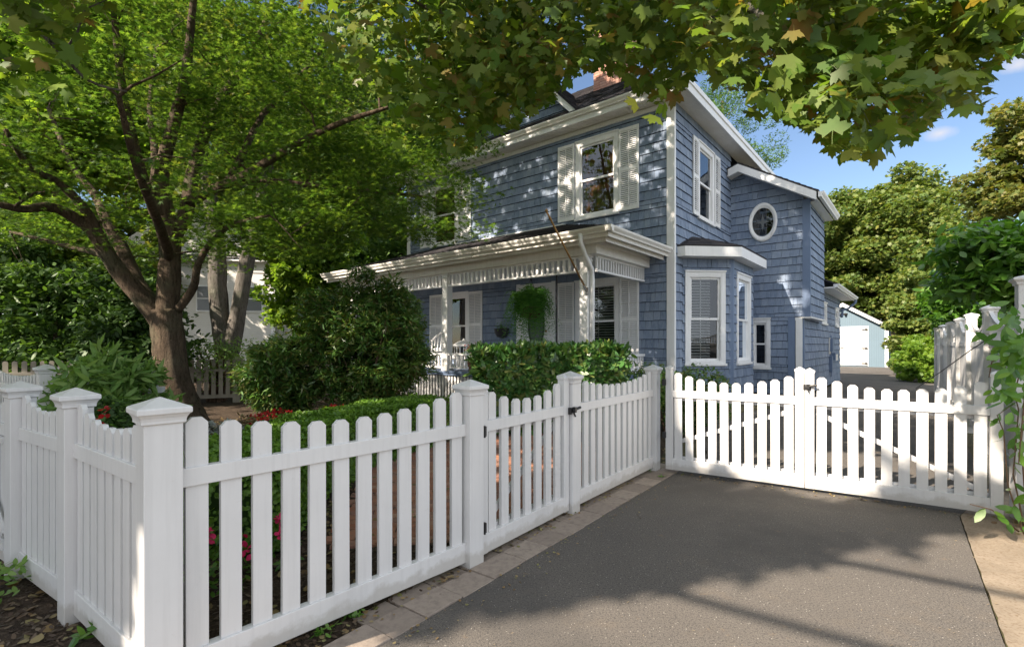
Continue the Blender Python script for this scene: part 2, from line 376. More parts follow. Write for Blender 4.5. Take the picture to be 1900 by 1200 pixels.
for px, py, sz, st in ((1745,247,.012,2.0),(1888,122,.016,2.2)):
    d = Vector(((px-CX)/F,1,(HY-py)/F)).normalized()
    mx = nt.nodes.new('ShaderNodeMix'); mx.data_type = 'RGBA'
    nt.links.new(cloudmask(d, sz, st), mx.inputs[0]); nt.links.new(col, mx.inputs[6]); mx.inputs[7].default_value = (4.6,4.5,4.7,1); col = mx.outputs[2]
# bright cloud added as fill light, unseen overhead and behind the camera
sx_ = nt.nodes.new('ShaderNodeSeparateXYZ'); nt.links.new(tc.outputs['Generated'], sx_.inputs[0])
a1 = nt.nodes.new('ShaderNodeMath'); a1.operation = 'MULTIPLY_ADD'; nt.links.new(sx_.outputs[1], a1.inputs[0]); a1.inputs[1].default_value = -.95; nt.links.new(sx_.outputs[2], a1.inputs[2])
cn = nt.nodes.new('ShaderNodeTexNoise'); cn.inputs['Scale'].default_value = 4; cn.inputs['Detail'].default_value = 6; nt.links.new(tc.outputs['Generated'], cn.inputs['Vector'])
a2 = nt.nodes.new('ShaderNodeMath'); a2.operation = 'MULTIPLY_ADD'; nt.links.new(cn.outputs['Fac'], a2.inputs[0]); a2.inputs[1].default_value = .8; nt.links.new(a1.outputs[0], a2.inputs[2])
mr = nt.nodes.new('ShaderNodeMapRange'); nt.links.new(a2.outputs[0], mr.inputs[0]); mr.inputs[1].default_value = .62; mr.inputs[2].default_value = 1.0; mr.inputs[4].default_value = .92
mc = nt.nodes.new('ShaderNodeMix'); mc.data_type = 'RGBA'; nt.links.new(mr.outputs[0], mc.inputs[0]); nt.links.new(col, mc.inputs[6]); mc.inputs[7].default_value = (8.6,9.0,9.7,1); col = mc.outputs[2]
nt.links.new(col, bg.inputs[0]); bg.inputs[1].default_value = .06
L = bpy.data.lights.new('sun', 'SUN'); L.energy = 4.4; L.angle = rad(.6); L.color = (1,.87,.72)
lo = bpy.data.objects.new('sun', L); COL.objects.link(lo)
TR = Vector((az.x*math.cos(EL), az.y*math.cos(EL), -math.sin(EL)))
lo.rotation_euler = TR.to_track_quat('-Z','Y').to_euler(); lo.location = (-10,-10,20)
S.view_settings.view_transform = 'Standard'; S.view_settings.look = 'None'; S.view_settings.exposure = 1.7; S.view_settings.gamma = 1
cam = bpy.data.cameras.new('camera'); co = bpy.data.objects.new('camera', cam); COL.objects.link(co); S.camera = co
co.location = (0,0,CAMZ); co.rotation_euler = (PI/2,0,0); cam.sensor_width = 36; cam.lens = 36*F/1900; cam.shift_y = 40/1900; cam.clip_end = 500; cam.clip_start = .05
S.cycles.max_bounces = 8; S.cycles.transparent_max_bounces = 24

# ------------------------------------------------------------ ground
def sheet(name, poly, z, m, kind='structure'):
    b = MB(); b.add([(x,y,z) for x,y in poly], [tuple(range(len(poly)))]); return tag(b.build(name, m), kind=kind)
def grid(name, x0, x1, y0, y1, n, z, m, amp):
    b = MB(); vs = []; r = random.Random(3)
    for j in range(n+1):
        for i in range(n+1): vs.append((x0+(x1-x0)*i/n, y0+(y1-y0)*j/n, z+amp*r.random()))
    b.add(vs, [(j*(n+1)+i, j*(n+1)+i+1, (j+1)*(n+1)+i+1, (j+1)*(n+1)+i) for j in range(n) for i in range(n)])
    return tag(b.build(name, m, smooth=True), kind='structure')
sheet('ground', [(-250,-120),(250,-120),(250,300),(-250,300)], -.03, M['ground'])
HK = Vector((3.378,10.415,0)); HR = -rad(39.55487)
hr = Vector((.77102,-.63682,0)); hv = Vector((.63682,.77102,0))
def HW(x, y, z=0): return HK+hr*x+hv*y+Vector((0,0,z))
A = Vector((-1.288,1.822,0)); B = Vector((-.247,2.969,0)); Cc = Vector((.456,3.904,0)); D = Vector((1.481,5.228,0))
P2 = Vector((-2.10,2.40,0)); P3 = Vector((-2.80,2.84,0))
G0 = Vector((1.60,5.14,0)); G1 = Vector((3.68,3.75,0))
fd = (D-B).normalized(); fn = Vector((fd.y,-fd.x,0))
# driveway sheet : left edge follows the fence, right edge the sandy strip
dl = [B-fd*6.0+fn*.24, D+fn*.24, Vector((2.35,6.0,0)), HW(.95,-1.5), HW(2.1,3.0), HW(1.75,4.0), HW(1.75,11), HW(.0,11.4), HW(-3,11.5), HW(-3,26.5), HW(6,26.5), Vector((11.6,13.5,0)), Vector((4.35,4.55,0)), Vector((3.40,3.79,0)), Vector((2.15,2.18,0)), Vector((-.2,-1.2,0))]
sheet('driveway', [(p.x,p.y) for p in dl], .0, M['asphalt'])
sheet('sandy_strip', [(3.405,3.785),*[(3.405-1.25*t/24+R.uniform(-.005,.005), 3.785-1.61*t/24) for t in range(1,24)],(2.155,2.175),(-.2,-1.3),(2.0,-2.5),(3.6,1.4),(4.7,3.6),(5.2,5.0),(4.36,4.55)], .004, M['sandy'])
g = grid('garden_bed', -14, .0, 0, 0.01, 1, -.02, M['soil'], 0); bpy.data.objects.remove(g)
# garden soil: everything on the garden side of the driveway fence, and the planting at the kerb
bed = [B-fd*6.0+fn*.02, D+fn*.02, HW(.6,-1.2), HW(.2,-.1), HW(-9.2,-.1), HW(-16,0), Vector((-22,9,0)), Vector((-14,-3,0))]
sheet('garden_soil', [(p.x,p.y) for p in bed], -.012, M['soil'])
# soil clods
rng = np.random.default_rng(5)
# paver edging
mb = MB(); t = -5.2; r = random.Random(11)
while t < (D-B).length+.35:
    l = r.choice((.21,.25,.25,.3)); z = .004+r.random()*.006
    p = B+fd*t; a = .055+r.random()*.006
    T = lambda x,y,z_: (p.x+fd.x*x+fn.x*y, p.y+fd.y*x+fn.y*y, z_)
    mb.box(.003, l-.003, a, .235+r.random()*.012, -.04, z, T)
    if r.random() < .8: mb.box(.004, l*.96, -.06, a-.006, -.05, z-.008, T)
    t += l
tag(mb.build('paver_edging', M['paver'], bevel=.004), kind='structure')
# brick walk in the garden, through the small gate
mb = MB(); r = random.Random(12)
wd = (HW(-3.6,-2.5)-(B+Cc)/2).normalized(); wn = Vector((-wd.y,wd.x,0)); o0 = (B+Cc)/2-wd*.05-fn*0
for i in range(62):
    for j in range(-6,7):
        off = .055*(i%2); x = i*.10; y = j*.2+off
        p = o0+wd*x+wn*y
        if (p-B).dot(fn) > -.08: continue
        T = lambda a,b,c: (p.x+wd.x*a+wn.x*b, p.y+wd.y*a+wn.y*b, c)
        mb.box(.003,.094,-.096,.096,-.03,.004+r.random()*.006,T)
tag(mb.build('brick_walk', M['brick']), kind='structure')

# ------------------------------------------------------------ fences
def cap_part(parent, x, y, top, half, T=None):
    b = MB(); h = half
    b.sqstack([(h*1.02,top-.004),(h*1.14,top),(h*1.14,top+.010),(h*1.18,top+.020),(h*1.30,top+.032),(h*1.40,top+.036),(h*1.40,top+.054),(h*1.33,top+.058),(h*.10,top+.090),(h*.02,top+.091)], c=(x,y))
    return b.build('cap', M['vinyl'], parent, bevel=.002)
def post(parent, x, y, h=1.005, half=.056, name='post', m=None, cap=True, z0=-.05):
    b = MB(); b.box(x-half,x+half,y-half,y+half,z0,h); o = b.build(name, m or M['vinyl'], parent, bevel=.003)
    if cap:
        c = cap_part(o, x, y, h, half)
    return o
def picket(parent, x, y, z0, z1, w, th=.021, m=None):
    b = MB(); c = w*.27
    b.prism([(x-w/2,z0),(x+w/2,z0),(x+w/2,z1-c),(x+w/2-c,z1),(x-w/2+c,z1),(x-w/2,z1-c)], y-th/2, y+th/2, lambda a,z,q:(a,q,z))
    dx = R.uniform(-.0035,.0035)*(1 if th < .03 else 0)
    b.v = [(vx+dx*(vz-z0)/(z1-z0), vy, vz) for vx,vy,vz in b.v]
    return b.build('picket', m or M['vinyl'], parent)
def panel(parent, x0, x1, y, n, w=.074, zr=(.768,.838), zb=(.03,.145), top=(1.04,.95), m=None, th=.044, gap=None, name='rail'):
    m = m or M['vinyl']
    for z0, z1 in (zr, zb):
        b = MB(); b.box(x0, x1, y-th/2, y+th/2, z0, z1); b.build(name, m, parent, bevel=.003)
    L_ = x1-x0
    for i in range(n):
        u = (i+.5)/n; x = x0+L_*u
        s = (2*u-1)**2
        picket(parent, x, y, zb[1]-.02, top[1]+(top[0]-top[1])*s+R.uniform(-.002,.002), w, m=m)
def run_empty(a, b_, name, label, cat, group=None):
    d = b_-a; return empty(name, (a.x,a.y,0), math.atan2(d.y,d.x), label, cat, group), d.length
# corner run: P3-P2-A (street side) and A-B (driveway side)
f1, L1 = run_empty(A, B, 'picket_fence', 'white scalloped picket fence turning the nearest corner, with four tall capped posts', 'fence')
def loc1(p): return f1.matrix_basis.inverted() @ p if False else (Matrix.Rotation(-f1.rotation_euler.z,4,'Z') @ (p-Vector(f1.location)))
post(f1, 0, 0, 1.02, .06); post(f1, L1, 0, 1.005)
panel(f1, .06, L1-.056, 0, 12, .076)
b = MB(); b.box(L1-.056,L1+.056,-.056,.056,-.05,1.005)
for Pa, Pb in ((P2,A),(P3,P2)):
    q = loc1(Pa); qb = loc1(Pb); dd = qb-q; s = empty('fence_section', q, math.atan2(dd.y,dd.x)); s.parent = f1
    post(s, 0, 0, 1.005)
    panel(s, .056, dd.length-.056, 0, 9 if Pa is P2 else 8, .074)
# small garden gate between B and C
fg, Lg = run_empty(B, Cc, 'garden_gate', 'narrow white picket garden gate with a diagonal brace and black latch between two capped posts', 'gate')
def stile(parent, x, y, h, w=.05, cap=True):
    b = MB(); b.box(x-w,x+w,y-.03,y+.03,.03,h-.03)
    o = b.build('stile', M['vinyl'], parent, bevel=.003)
    b = MB(); b.sqstack([(w*1.05,h-.03),(w*1.16,h-.018),(w*1.16,h-.008),(w*.05,h+.016)], c=(0,0), T=lambda a,c,z:(x+a, y+c*.7, z)); b.build('cap', M['vinyl'], o)
    return o
def gate_leaf(parent, x0, x1, n, brace, hleft, hright, w=.074):
    stile(parent, x0+.028, 0, hleft, .03 if hleft < 1.05 else .036); stile(parent, x1-.028, 0, hright, .036)
    panel(parent, x0+.06, x1-.06, 0, n, w, top=(1.035,.935), gap=None, th=.05)
    for za_, zb_ in ((.735,.765),(.12,.165)): b = MB(); b.box(x0+.05,x1-.05,.026,.05,za_,zb_); b.build('back_rail', M['vinyl'], parent)
    (xa,za),(xb,zb) = brace
    b = MB(); dx, dz = xb-xa, zb-za; l = math.hypot(dx,dz); ux,uz = dx/l,dz/l
    b.prism([(xa-uz*.02,za+ux*.02),(xa+uz*.02,za-ux*.02),(xb+uz*.02,zb-ux*.02),(xb-uz*.02,zb+ux*.02)], .027,.045, lambda a,z,q:(a,q,z)); b.build('brace', M['vinyl'], parent)
gate_leaf(fg, .07, Lg-.075, 7, ((.12,.15),(Lg-.12,.74)), 1.03, 1.06)
def hinge(parent, x, z):
    b = MB(); b.box(x-.018,x+.018,-.052,-.024,z-.03,z+.03); b.tube([(x,-.05,z-.035),(x,-.05,z+.035)],.008,8); b.build('hinge', M['black'], parent)
def latch(parent, x, z, y=-.05):
    b = MB(); b.box(x-.03,x+.03,y-.004,y+.02,z-.03,z+.02); b.tube([(x-.01,y-.012,z),(x+.075,y-.03,z+.018)],.011,8); b.tube([(x+.0,y-.01,z-.01),(x+.015,y-.02,z-.05)],.007,8); b.box(x-.004,x+.02,y-.03,y,z-.018,z+.025); b.build('latch', M['black'], parent, bevel=.002)
latch(fg, Lg-.055, .80)
hinge(fg, .07, .2); hinge(fg, .07, .78)
# fence C-D
f2, L2 = run_empty(Cc, D, 'picket_fence', 'short white picket fence between the narrow gate and the driveway gate', 'fence')
post(f2, 0, 0, 1.005); post(f2, L2, 0, 1.005, .055); panel(f2, .056, L2-.055, 0, 13, .074)
# driveway gates
gl, Lt = run_empty(G0, G1, 'driveway_gate', 'left white picket leaf of the driveway double gate, hinged on the fence post', 'gate')
half = Lt*.5-.06
gate_leaf(gl, 0, 1.215, 10, ((.08,.30),(1.12,.70)), 1.075, 1.09)
hinge(gl, -.02, .38); hinge(gl, -.02, .92)
gd = (G1-G0).normalized()
gr, _ = run_empty(G0+gd*1.235, G1, 'driveway_gate', 'right white picket leaf of the driveway double gate, brace sloping down to the right', 'gate')
gate_leaf(gr, 0, Lt-1.235, 10, ((.08,.70),(1.18,.17)), 1.08, 1.09)
latch(gr, .01, .93, -.03)
# front gate beyond P3 and the fence farther along the street
sd = (P3-P2).normalized()
g3, L3 = run_empty(P3+sd*.05, P3+sd*.85, 'front_gate', 'white picket front gate at the far left edge with a small black latch', 'gate')
gate_leaf(g3, .02, .78, 6, ((.1,.2),(.7,.7)), 1.03, 1.05)
latch(g3, .035, .93, -.05)
Q0 = Vector((-4.60,4.92,0)); Q1 = Vector((-6.9,6.6,0))
f4, L4 = run_empty(Q0, Q1, 'picket_fence', 'shaded picket fence with a tall square post, standing behind the front gate', 'fence')
post(f4, 0, 0, 1.02, .06, m=M['vinyl']); panel(f4, .06, L4, 0, 19, .07)
f6, L6 = run_empty(Q0+Vector((.05,-.05,0)), Vector((-3.9,5.6,0)), 'picket_fence', 'short return of grey picket fence running from the tall square post into the oleander', 'fence')
panel(f6, .06, L6, 0, 5, .07)
# weathered back boundary fence
bf0 = Vector((-10.5,9.5,0)); bf1 = Vector((-2.6,13.2,0))
f5, L5 = run_empty(bf0, bf1, 'picket_fence', 'weathered grey-brown picket fence at the back of the garden', 'fence')
panel(f5, 0, L5, 0, 62, .085, zr=(.70,.76), zb=(.10,.18), top=(.98,.98), m=M['oldfence'])
for x in (.0, 2.3, 4.6, 6.9, L5): post(f5, x, .03, 1.02, .07, m=M['oldfence'], cap=False)
# tall privacy fence on the right
pf, Lp = run_empty(Vector((4.45,4.28,0)), Vector((11.6,13.6,0)), 'privacy_fence', 'tall white board fence with scalloped slatted top along the right of the driveway', 'fence')
xs = [0, 2.35*.98, 4.15, 5.75, 7.6, 9.6, Lp]
for i, x in enumerate(xs):
    h = 1.82 if i == 0 else 1.70
    o = post(pf, x, 0, h, .085 if i == 0 else .062, z0=-.05)
for i in range(len(xs)-1):
    a, c = xs[i]+.06, xs[i+1]-.06
    zt = 1.28
    for za_, zb_ in ((.08,.20),(zt,zt+.07)): b = MB(); b.box(a,c,-.022,.022,za_,zb_); b.build('rail', M['vinyl'], pf, bevel=.003)
    b = MB(); x = a
    while x < c-.01:
        b.box(x+.002, min(x+.13,c), -.009, .009, .15, zt+.02); x += .134
    b.build('board_panel', M['vinyl'], pf)
    b = MB(); n = int((c-a)/.075)
    for k in range(n):
        u = (k+.5)/n; x = a+(c-a)*u; top = 1.46+.22*(2*u-1)**2
        b.box(x-.016,x+.016,-.012,.012,zt+.05,top)
    pts = [(a+(c-a)*k/16, 1.46+.22*(2*k/16-1)**2) for k in range(17)]
    b.prism(pts+[(p,q+.045) for p,q in pts[::-1]], -.02,.02, lambda p,q,s:(p,s,q))
    b.build('lattice_top', M['vinyl'], pf)
# low board fence coming toward the camera on the right
lf, Ll = run_empty(Vector((3.80,3.72,0)), Vector((3.05,2.05,0)), 'low_fence', 'low white railed fence at the right edge, half covered by vines', 'fence')
post(lf, 0, 0, 1.06, .05); panel(lf, .05, Ll, 0, 12, .07, top=(1.0,.93))

# ------------------------------------------------------------ house
H = empty('blue_house', HK, HR, 'two-storey blue shingled house with white trim, front porch, bay window and louvred shutters', 'house')
def TF(o=0): return lambda s,z,n: (s, -n, z)
def planeT(kind, c=0):
    if kind == 'F': return lambda s,z,n: (s, c-n, z)
    if kind == 'S': return lambda s,z,n: (c+n, s, z)
q2 = math.sqrt(.5)
def T_ch(s,z,n): return (s*q2+n*q2, .451+s*q2-n*q2, z)
def T_cb(s,z,n): return (.8-s*q2+n*q2, 3.0+s*q2+n*q2, z)
def cut(s0, s1, z0, z1, holes):
    zs = sorted(set([z0,z1]+[z for h in holes for z in (h[2],h[3]) if z0 < z < z1])); out = []
    for a, b_ in zip(zs, zs[1:]):
        mid = (a+b_)/2; x = s0
        for h in sorted([h for h in holes if h[2] < mid < h[3]]):
            if h[0] > x: out.append((x,h[0],a,b_))
            x = max(x, h[1])
        if x < s1: out.append((x,s1,a,b_))
    return out
def wall(name, T, s0, s1, z0, z1, holes=(), topf=None, seed=1, expo=.2, parent=None):
    r = random.Random(seed); mb = MB(); holes = list(holes)
    for a,b_,c,d in cut(s0,s1,z0,z1,holes):   # backing
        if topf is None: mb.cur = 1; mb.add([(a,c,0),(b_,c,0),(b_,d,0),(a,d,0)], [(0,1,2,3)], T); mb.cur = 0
    if topf: mb.add([(s0,z0,0),(s1,z0,0),(s1,topf(s1),0)]+[(s0+(s1-s0)*k/10,topf(s0+(s1-s0)*k/10),0) for k in range(9,0,-1)]+[(s0,topf(s0),0)], [tuple(range(13))], T)
    z = z1-math.ceil((z1-z0)/expo)*expo
    while z < z1-.005:
        za, zb = max(z,z0), min(z+expo,z1)
        for a,b_,c,d in cut(s0,s1,za,zb,holes):
            x = a-r.random()*.1; 
            while x < b_:
                w_ = r.choice((.10,.13,.16,.19,.22)); x0, x1 = max(x,a), min(x+w_,b_); x += w_
                if x1-x0 < .02: continue
                dz = r.uniform(-.004,.004); o1 = .025+r.uniform(-.004,.006); o0 = .006+(d-zb)*.0
                t = d+.0
                if topf:
                    lim = min(topf(x0),topf(x1))
                    if c >= lim-.02: continue
                    t = min(t, lim)
                lo_ = c+(dz if c == za else 0)
                g = .0038
                fr = (t-lo_)/expo; o0 = o1-(o1-.005)*min(1,fr)
                lb = min(lo_+.010, t)
                mb.cur = 0
                mb.add([(x0+g,lb,o1),(x1-g,lb,o1),(x1-g,t,o0),(x0+g,t,o0),(x0+g,lb,.001),(x1-g,lb,.001),(x1-g,t,.001),(x0+g,t,.001)],
                       [(0,1,2,3),(0,3,7,4),(1,5,6,2)], T)
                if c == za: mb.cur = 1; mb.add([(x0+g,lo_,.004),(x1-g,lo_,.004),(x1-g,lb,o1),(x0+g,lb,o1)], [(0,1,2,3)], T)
                mb.cur = 0
        z += expo
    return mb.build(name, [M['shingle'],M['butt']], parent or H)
def louvre(T, s0, s1, z0, z1, parent):
    b = MB(); d0, d1 = .030, .058; fr = .045; zm = z0+(z1-z0)*.5
    def bx(a,b_,c,d,e=d0,f=d1): b.box(a,b_,c,d,e,f,T)
    bx(s0,s0+fr,z0,z1); bx(s1-fr,s1,z0,z1)
    for za, zb in ((z0,z0+.09),(zm-.035,zm+.035),(z1-.07,z1)): bx(s0+fr,s1-fr,za,zb,d0+.002,d1-.002)
    for za, zb in ((z0+.09,zm-.035),(zm+.035,z1-.07)):
        n = int((zb-za)/.042); st = (zb-za)/n
        for k in range(n):
            zc = za+st*(k+.5)
            b.add([(s0+fr,zc-.018,d1-.004),(s1-fr,zc-.018,d1-.004),(s1-fr,zc+.014,d0+.004),(s0+fr,zc+.014,d0+.004),(s0+fr,zc-.013,d1),(s1-fr,zc-.013,d1),(s1-fr,zc+.019,d0+.008),(s0+fr,zc+.019,d0+.008)],
                  [(0,1,2,3),(4,5,6,7),(0,1,5,4),(1,2,6,5),(2,3,7,6),(3,0,4,7)], T)
        m_ = (s0+s1)/2; b.box(m_-.009,m_+.009,za+.01,zb-.01,d1-.001,d1+.010,T)
    return b.build('shutter', M['trim'], parent)
def window(T, s0, s1, z0, z1, parent=None, cw=.10, blind=False, shut=None, curtain=None, muntin=False, trim=None, side='blind'):
    """outer casing s0..s1, z0..z1; returns opening"""
    parent = parent or H; trim = trim or M['trim']
    b = MB(); o = .036
    b.box(s0,s0+cw,z0,z1,.0,o,T); b.box(s1-cw,s1,z0,z1,.0,o,T)
    b.box(s0-.01,s1+.01,z1,z1+.035,.0,o+.02,T); b.box(s0+cw,s1-cw,z1-cw,z1,.0,o-.001,T)
    b.box(s0-.02,s1+.02,z0-.05,z0,.0,o+.03,T); b.box(s0+cw,s1-cw,z0,z0+.05,.0,o+.012,T)
    a, c, e, g = s0+cw, s1-cw, z0+.05, z1-cw
    # reveals
    b.box(a,a+.012,e,g,-.09,o-.004,T); b.box(c-.012,c,e,g,-.09,o-.004,T); b.box(a+.012,c-.012,g-.012,g,-.09,o-.006,T); b.box(a+.012,c-.012,e,e+.012,-.09,o-.006,T)
    win = b.build('window', trim, parent, bevel=.003)
    a += .012; c -= .012; e += .012; g -= .012; zm = (e+g)/2
    for (za,zb,oo) in ((zm-.02,g,-.02),(e,zm+.022,-.045)):
        b = MB(); sw = .042
        b.box(a,a+sw,za,zb,oo-.018,oo+.012,T); b.box(c-sw,c,za,zb,oo-.018,oo+.012,T); b.box(a+sw,c-sw,za,za+sw*1.1,oo-.017,oo+.011,T); b.box(a+sw,c-sw,zb-sw,zb,oo-.017,oo+.011,T)
        if muntin: m_ = (a+c)/2; b.box(m_-.011,m_+.011,za+sw*1.1,zb-sw,oo-.012,oo+.008,T)
        b.build('sash', trim, win)
        b = MB(); p = oo-.004
        b.add([(a+sw-.002,za+sw,p),(c-sw+.002,za+sw,p),(c-sw+.002,zb-sw,p),(a+sw-.002,zb-sw,p)], [(0,1,2,3)], T); b.build('pane', M['glass'], win)
    # room behind
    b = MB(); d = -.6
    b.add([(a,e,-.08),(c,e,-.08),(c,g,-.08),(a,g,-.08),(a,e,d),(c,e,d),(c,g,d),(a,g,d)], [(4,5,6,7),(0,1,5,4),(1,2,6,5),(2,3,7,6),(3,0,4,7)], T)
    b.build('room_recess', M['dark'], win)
    if blind:
        b = MB(); n = int((g-e)/.062); 
        e1 = (c-a)*.80 if blind == 2 else (c-a)
        for k in range(n):
            z = e+.02+k*(g-e-.02)/n
            b.add([(a+.05,z,-.075),(a+e1-.04,z,-.075),(a+e1-.04,z+.030,-.118),(a+.05,z+.030,-.118)], [(0,1,2,3)], T)
        b.box((2*a+e1)/2-.008,(2*a+e1)/2+.008,e,g,-.074,-.066,T)
        b.build('blind', M['blind'], win)
    if curtain:
        b = MB(); n = 24; vs = []
        for k in range(n+1):
            s = a+(c-a)*k/n; dd = -.14+.02*math.sin(k*1.7)
            vs += [(s,e,dd),(s,g,dd)]
        b.add(vs, [(2*k,2*k+2,2*k+3,2*k+1) for k in range(n)], T); b.build('curtain', curtain, win)
    if shut:
        for x0,x1 in shut: louvre(T, x0, x1, z0-.01, z1+.01, parent)
    return win
def hole(s0,s1,z0,z1,cw=.10): return (s0+cw-.03,s1-cw+.03,z0+.02,z1-cw+.03)
# front facade
TFr = planeT('F'); TSd = planeT('S')
w1 = (-2.39,-1.26,4.30,6.11); w2 = (-7.57,-6.42,4.30,6.11)
p1 = (-2.40,-1.24,.95,2.80); p2 = (-7.02,-5.98,.95,2.80)
door_h = (-4.2,-3.0,.70,2.86)
wall('front_wall', TFr, -8.56, -.13, .1, 6.42, [hole(*w1),hole(*w2),hole(*p1),hole(*p2),(-4.1,-3.1,.7,2.76)], seed=1)
window(TFr, *w1, shut=[(-2.88,-2.41),(-1.24,-.76)], curtain=M['curtain'])
window(TFr, *w2, shut=[(-8.04,-7.59),(-6.40,-5.86)], curtain=M['curtain'])
window(TFr, *p1, shut=[(-2.90,-2.42),(-1.22,-.76)], blind=True)
pw = window(TFr, *p2, shut=[(-7.60,-7.04),(-5.96,-5.42)])
# side facade
w3 = (1.39,2.50,4.26,6.0)
wall('side_wall', TSd, .04, 3.95, .1, 6.42, [hole(*w3), (.5,3.75,.3,3.0)], seed=2)
window(TSd, *w3, shut=[(1.03,1.37),(2.52,2.92)])
# wing front with sloping gable top
def rake(x): return 5.84-(x-.30)*.60 if x > .30 else 5.84-(.30-x)*.35
TW = planeT('F', 3.95)
wall('wing_front_wall', TW, 0, 1.73, 2.0, 5.9, topf=rake, seed=3)
w4 = (.50,.99,.72,1.97)
wall('wing_lower_wall', TW, 0, 1.39, .05, 2.0, [hole(w4[0],w4[1],w4[2],w4[3],.09)], seed=4)
window(TW, *w4, cw=.09)
TWs = planeT('S', 1.85)
wall('wing_side_wall', TWs, 3.97, 6.26, 2.0, 4.92, seed=5)
TL = planeT('S', 1.71)
wall('rear_side_wall', TL, 4.12, 11.0, .05, 2.92, [hole(6.85,7.75,1.95,2.56,.08),hole(9.7,10.6,1.95,2.54,.08)], seed=6)
window(TL, 6.85,7.75,1.95,2.56, cw=.08); window(TL, 9.7,10.6,1.95,2.54, cw=.08)
# bay
wb1 = (.065,.975,.90,2.88); wb2 = (1.56,2.70,.90,2.90)
TB = planeT('S', .8)
wall('bay_wall', T_ch, .01, 1.10, .15, 3.17, [hole(*wb1)], seed=7)
wall('bay_wall', TB, 1.29, 2.97, .15, 3.17, [hole(*wb2)], seed=8)
wall('bay_wall', T_cb, .03, 1.12, .15, 3.17, seed=9)
window(T_ch, *wb1, blind=2, muntin=False, cw=.105); window(TB, *wb2, curtain=M['blind'])
b = MB(); b.prism([(.765,1.19),(.83,1.255),(.83,1.33),(.76,1.26)], .1, 3.17); b.build('corner_board', M['bluetrim'], H)
# corner boards
b = MB(); b.box(-.14,.03,-.03,.0,.15,6.42); b.box(.0,.03,.0,.05,.15,6.42); b.build('corner_board', M['trim'], H, bevel=.003)
b = MB(); b.box(-8.71,-8.56,-.03,.05,.15,6.42); b.build('corner_board', M['trim'], H)
b = MB(); b.box(1.71,1.88,3.92,3.97,2.0,4.9); b.box(1.85,1.88,3.97,4.0,2.0,4.9); b.build('corner_board', M['bluetrim'], H)
b = MB(); b.box(1.39,1.545,3.92,3.99,.1,2.0); b.build('corner_board', M['bluetrim'], H)
b = MB(); b.box(1.70,1.735,4.0,4.14,.05,2.0); b.build('corner_board', M['bluetrim'], H)
# side entry: recessed, white door frame
b = MB(); b.box(1.56,1.70,3.93,4.0,.08,1.92); b.box(1.545,1.70,3.94,4.0,1.92,1.995); b.build('door_frame', M['trim'], H, bevel=.003)
b = MB(); b.box(1.70,1.90,3.93,6.28,1.965,2.0); b.build('overhang_soffit', M['trim'], H)
b = MB(); b.box(1.2,1.85,6.25,6.27,2.0,4.9); b.build('wing_rear_wall', M['bluetrim'], H)
# oval window with leaded star
cx_, cz_, rx, rz_ = .81, 4.48, .34, .50
b = MB(); N_ = 40
def ell(a, k1, k2): return (cx_+k1*math.cos(a), cz_+k2*math.sin(a))
prof = [(1.0,.0),(1.0,.045),(.93,.06),(.84,.05),(.78,.03),(.74,.028),(.72,.0)]
vs = []; fs = []
for i in range(N_):
    a = 2*PI*i/N_
    for k, o in prof: s, z = ell(a, rx*k, rz_*k+ (0)); vs.append((s,z,o))
m_ = len(prof)
for i in range(N_):
    for j in range(m_-1): fs.append((i*m_+j, i*m_+j+1, ((i+1)%N_)*m_+j+1, ((i+1)%N_)*m_+j))
b.add(vs, fs, TW); ow = b.build('oval_window', M['trim'], H, smooth=True)
b = MB(); b.add([(*ell(2*PI*i/N_, rx*.74, rz_*.74),.022) for i in range(N_)], [tuple(range(N_))], TW); b.build('backing', M['dark'], ow)
b = MB(); b.add([(*ell(2*PI*i/N_, rx*.74, rz_*.74),.029) for i in range(N_)], [tuple(range(N_))], TW); b.build('pane', M['glass'], ow)
b = MB()
for k in range(4):
    a = k*PI/2; L_ = .26 if k%2 else .19
    pts = [(0,0),(.055*math.cos(a+PI/4),.055*math.sin(a+PI/4)),(L_*math.cos(a),L_*math.sin(a)),(.055*math.cos(a-PI/4),.055*math.sin(a-PI/4))]
    b.prism([(cx_+p*.9,cz_+q) for p,q in pts], .030,.033, TW)
b.build('leaded_star', M['lead'], ow)
b = MB()
for k in range(8):
    a = k*PI/4+PI/8; p = [(cx_+.07*math.cos(a),cz_+.09*math.sin(a)),(cx_+rx*.73*math.cos(a),cz_+rz_*.73*math.sin(a))]
    b.tube([TW(*p[0],.031),TW(*p[1],.031)], .004, 5)
b.build('lead_lines', M['lead'], ow)
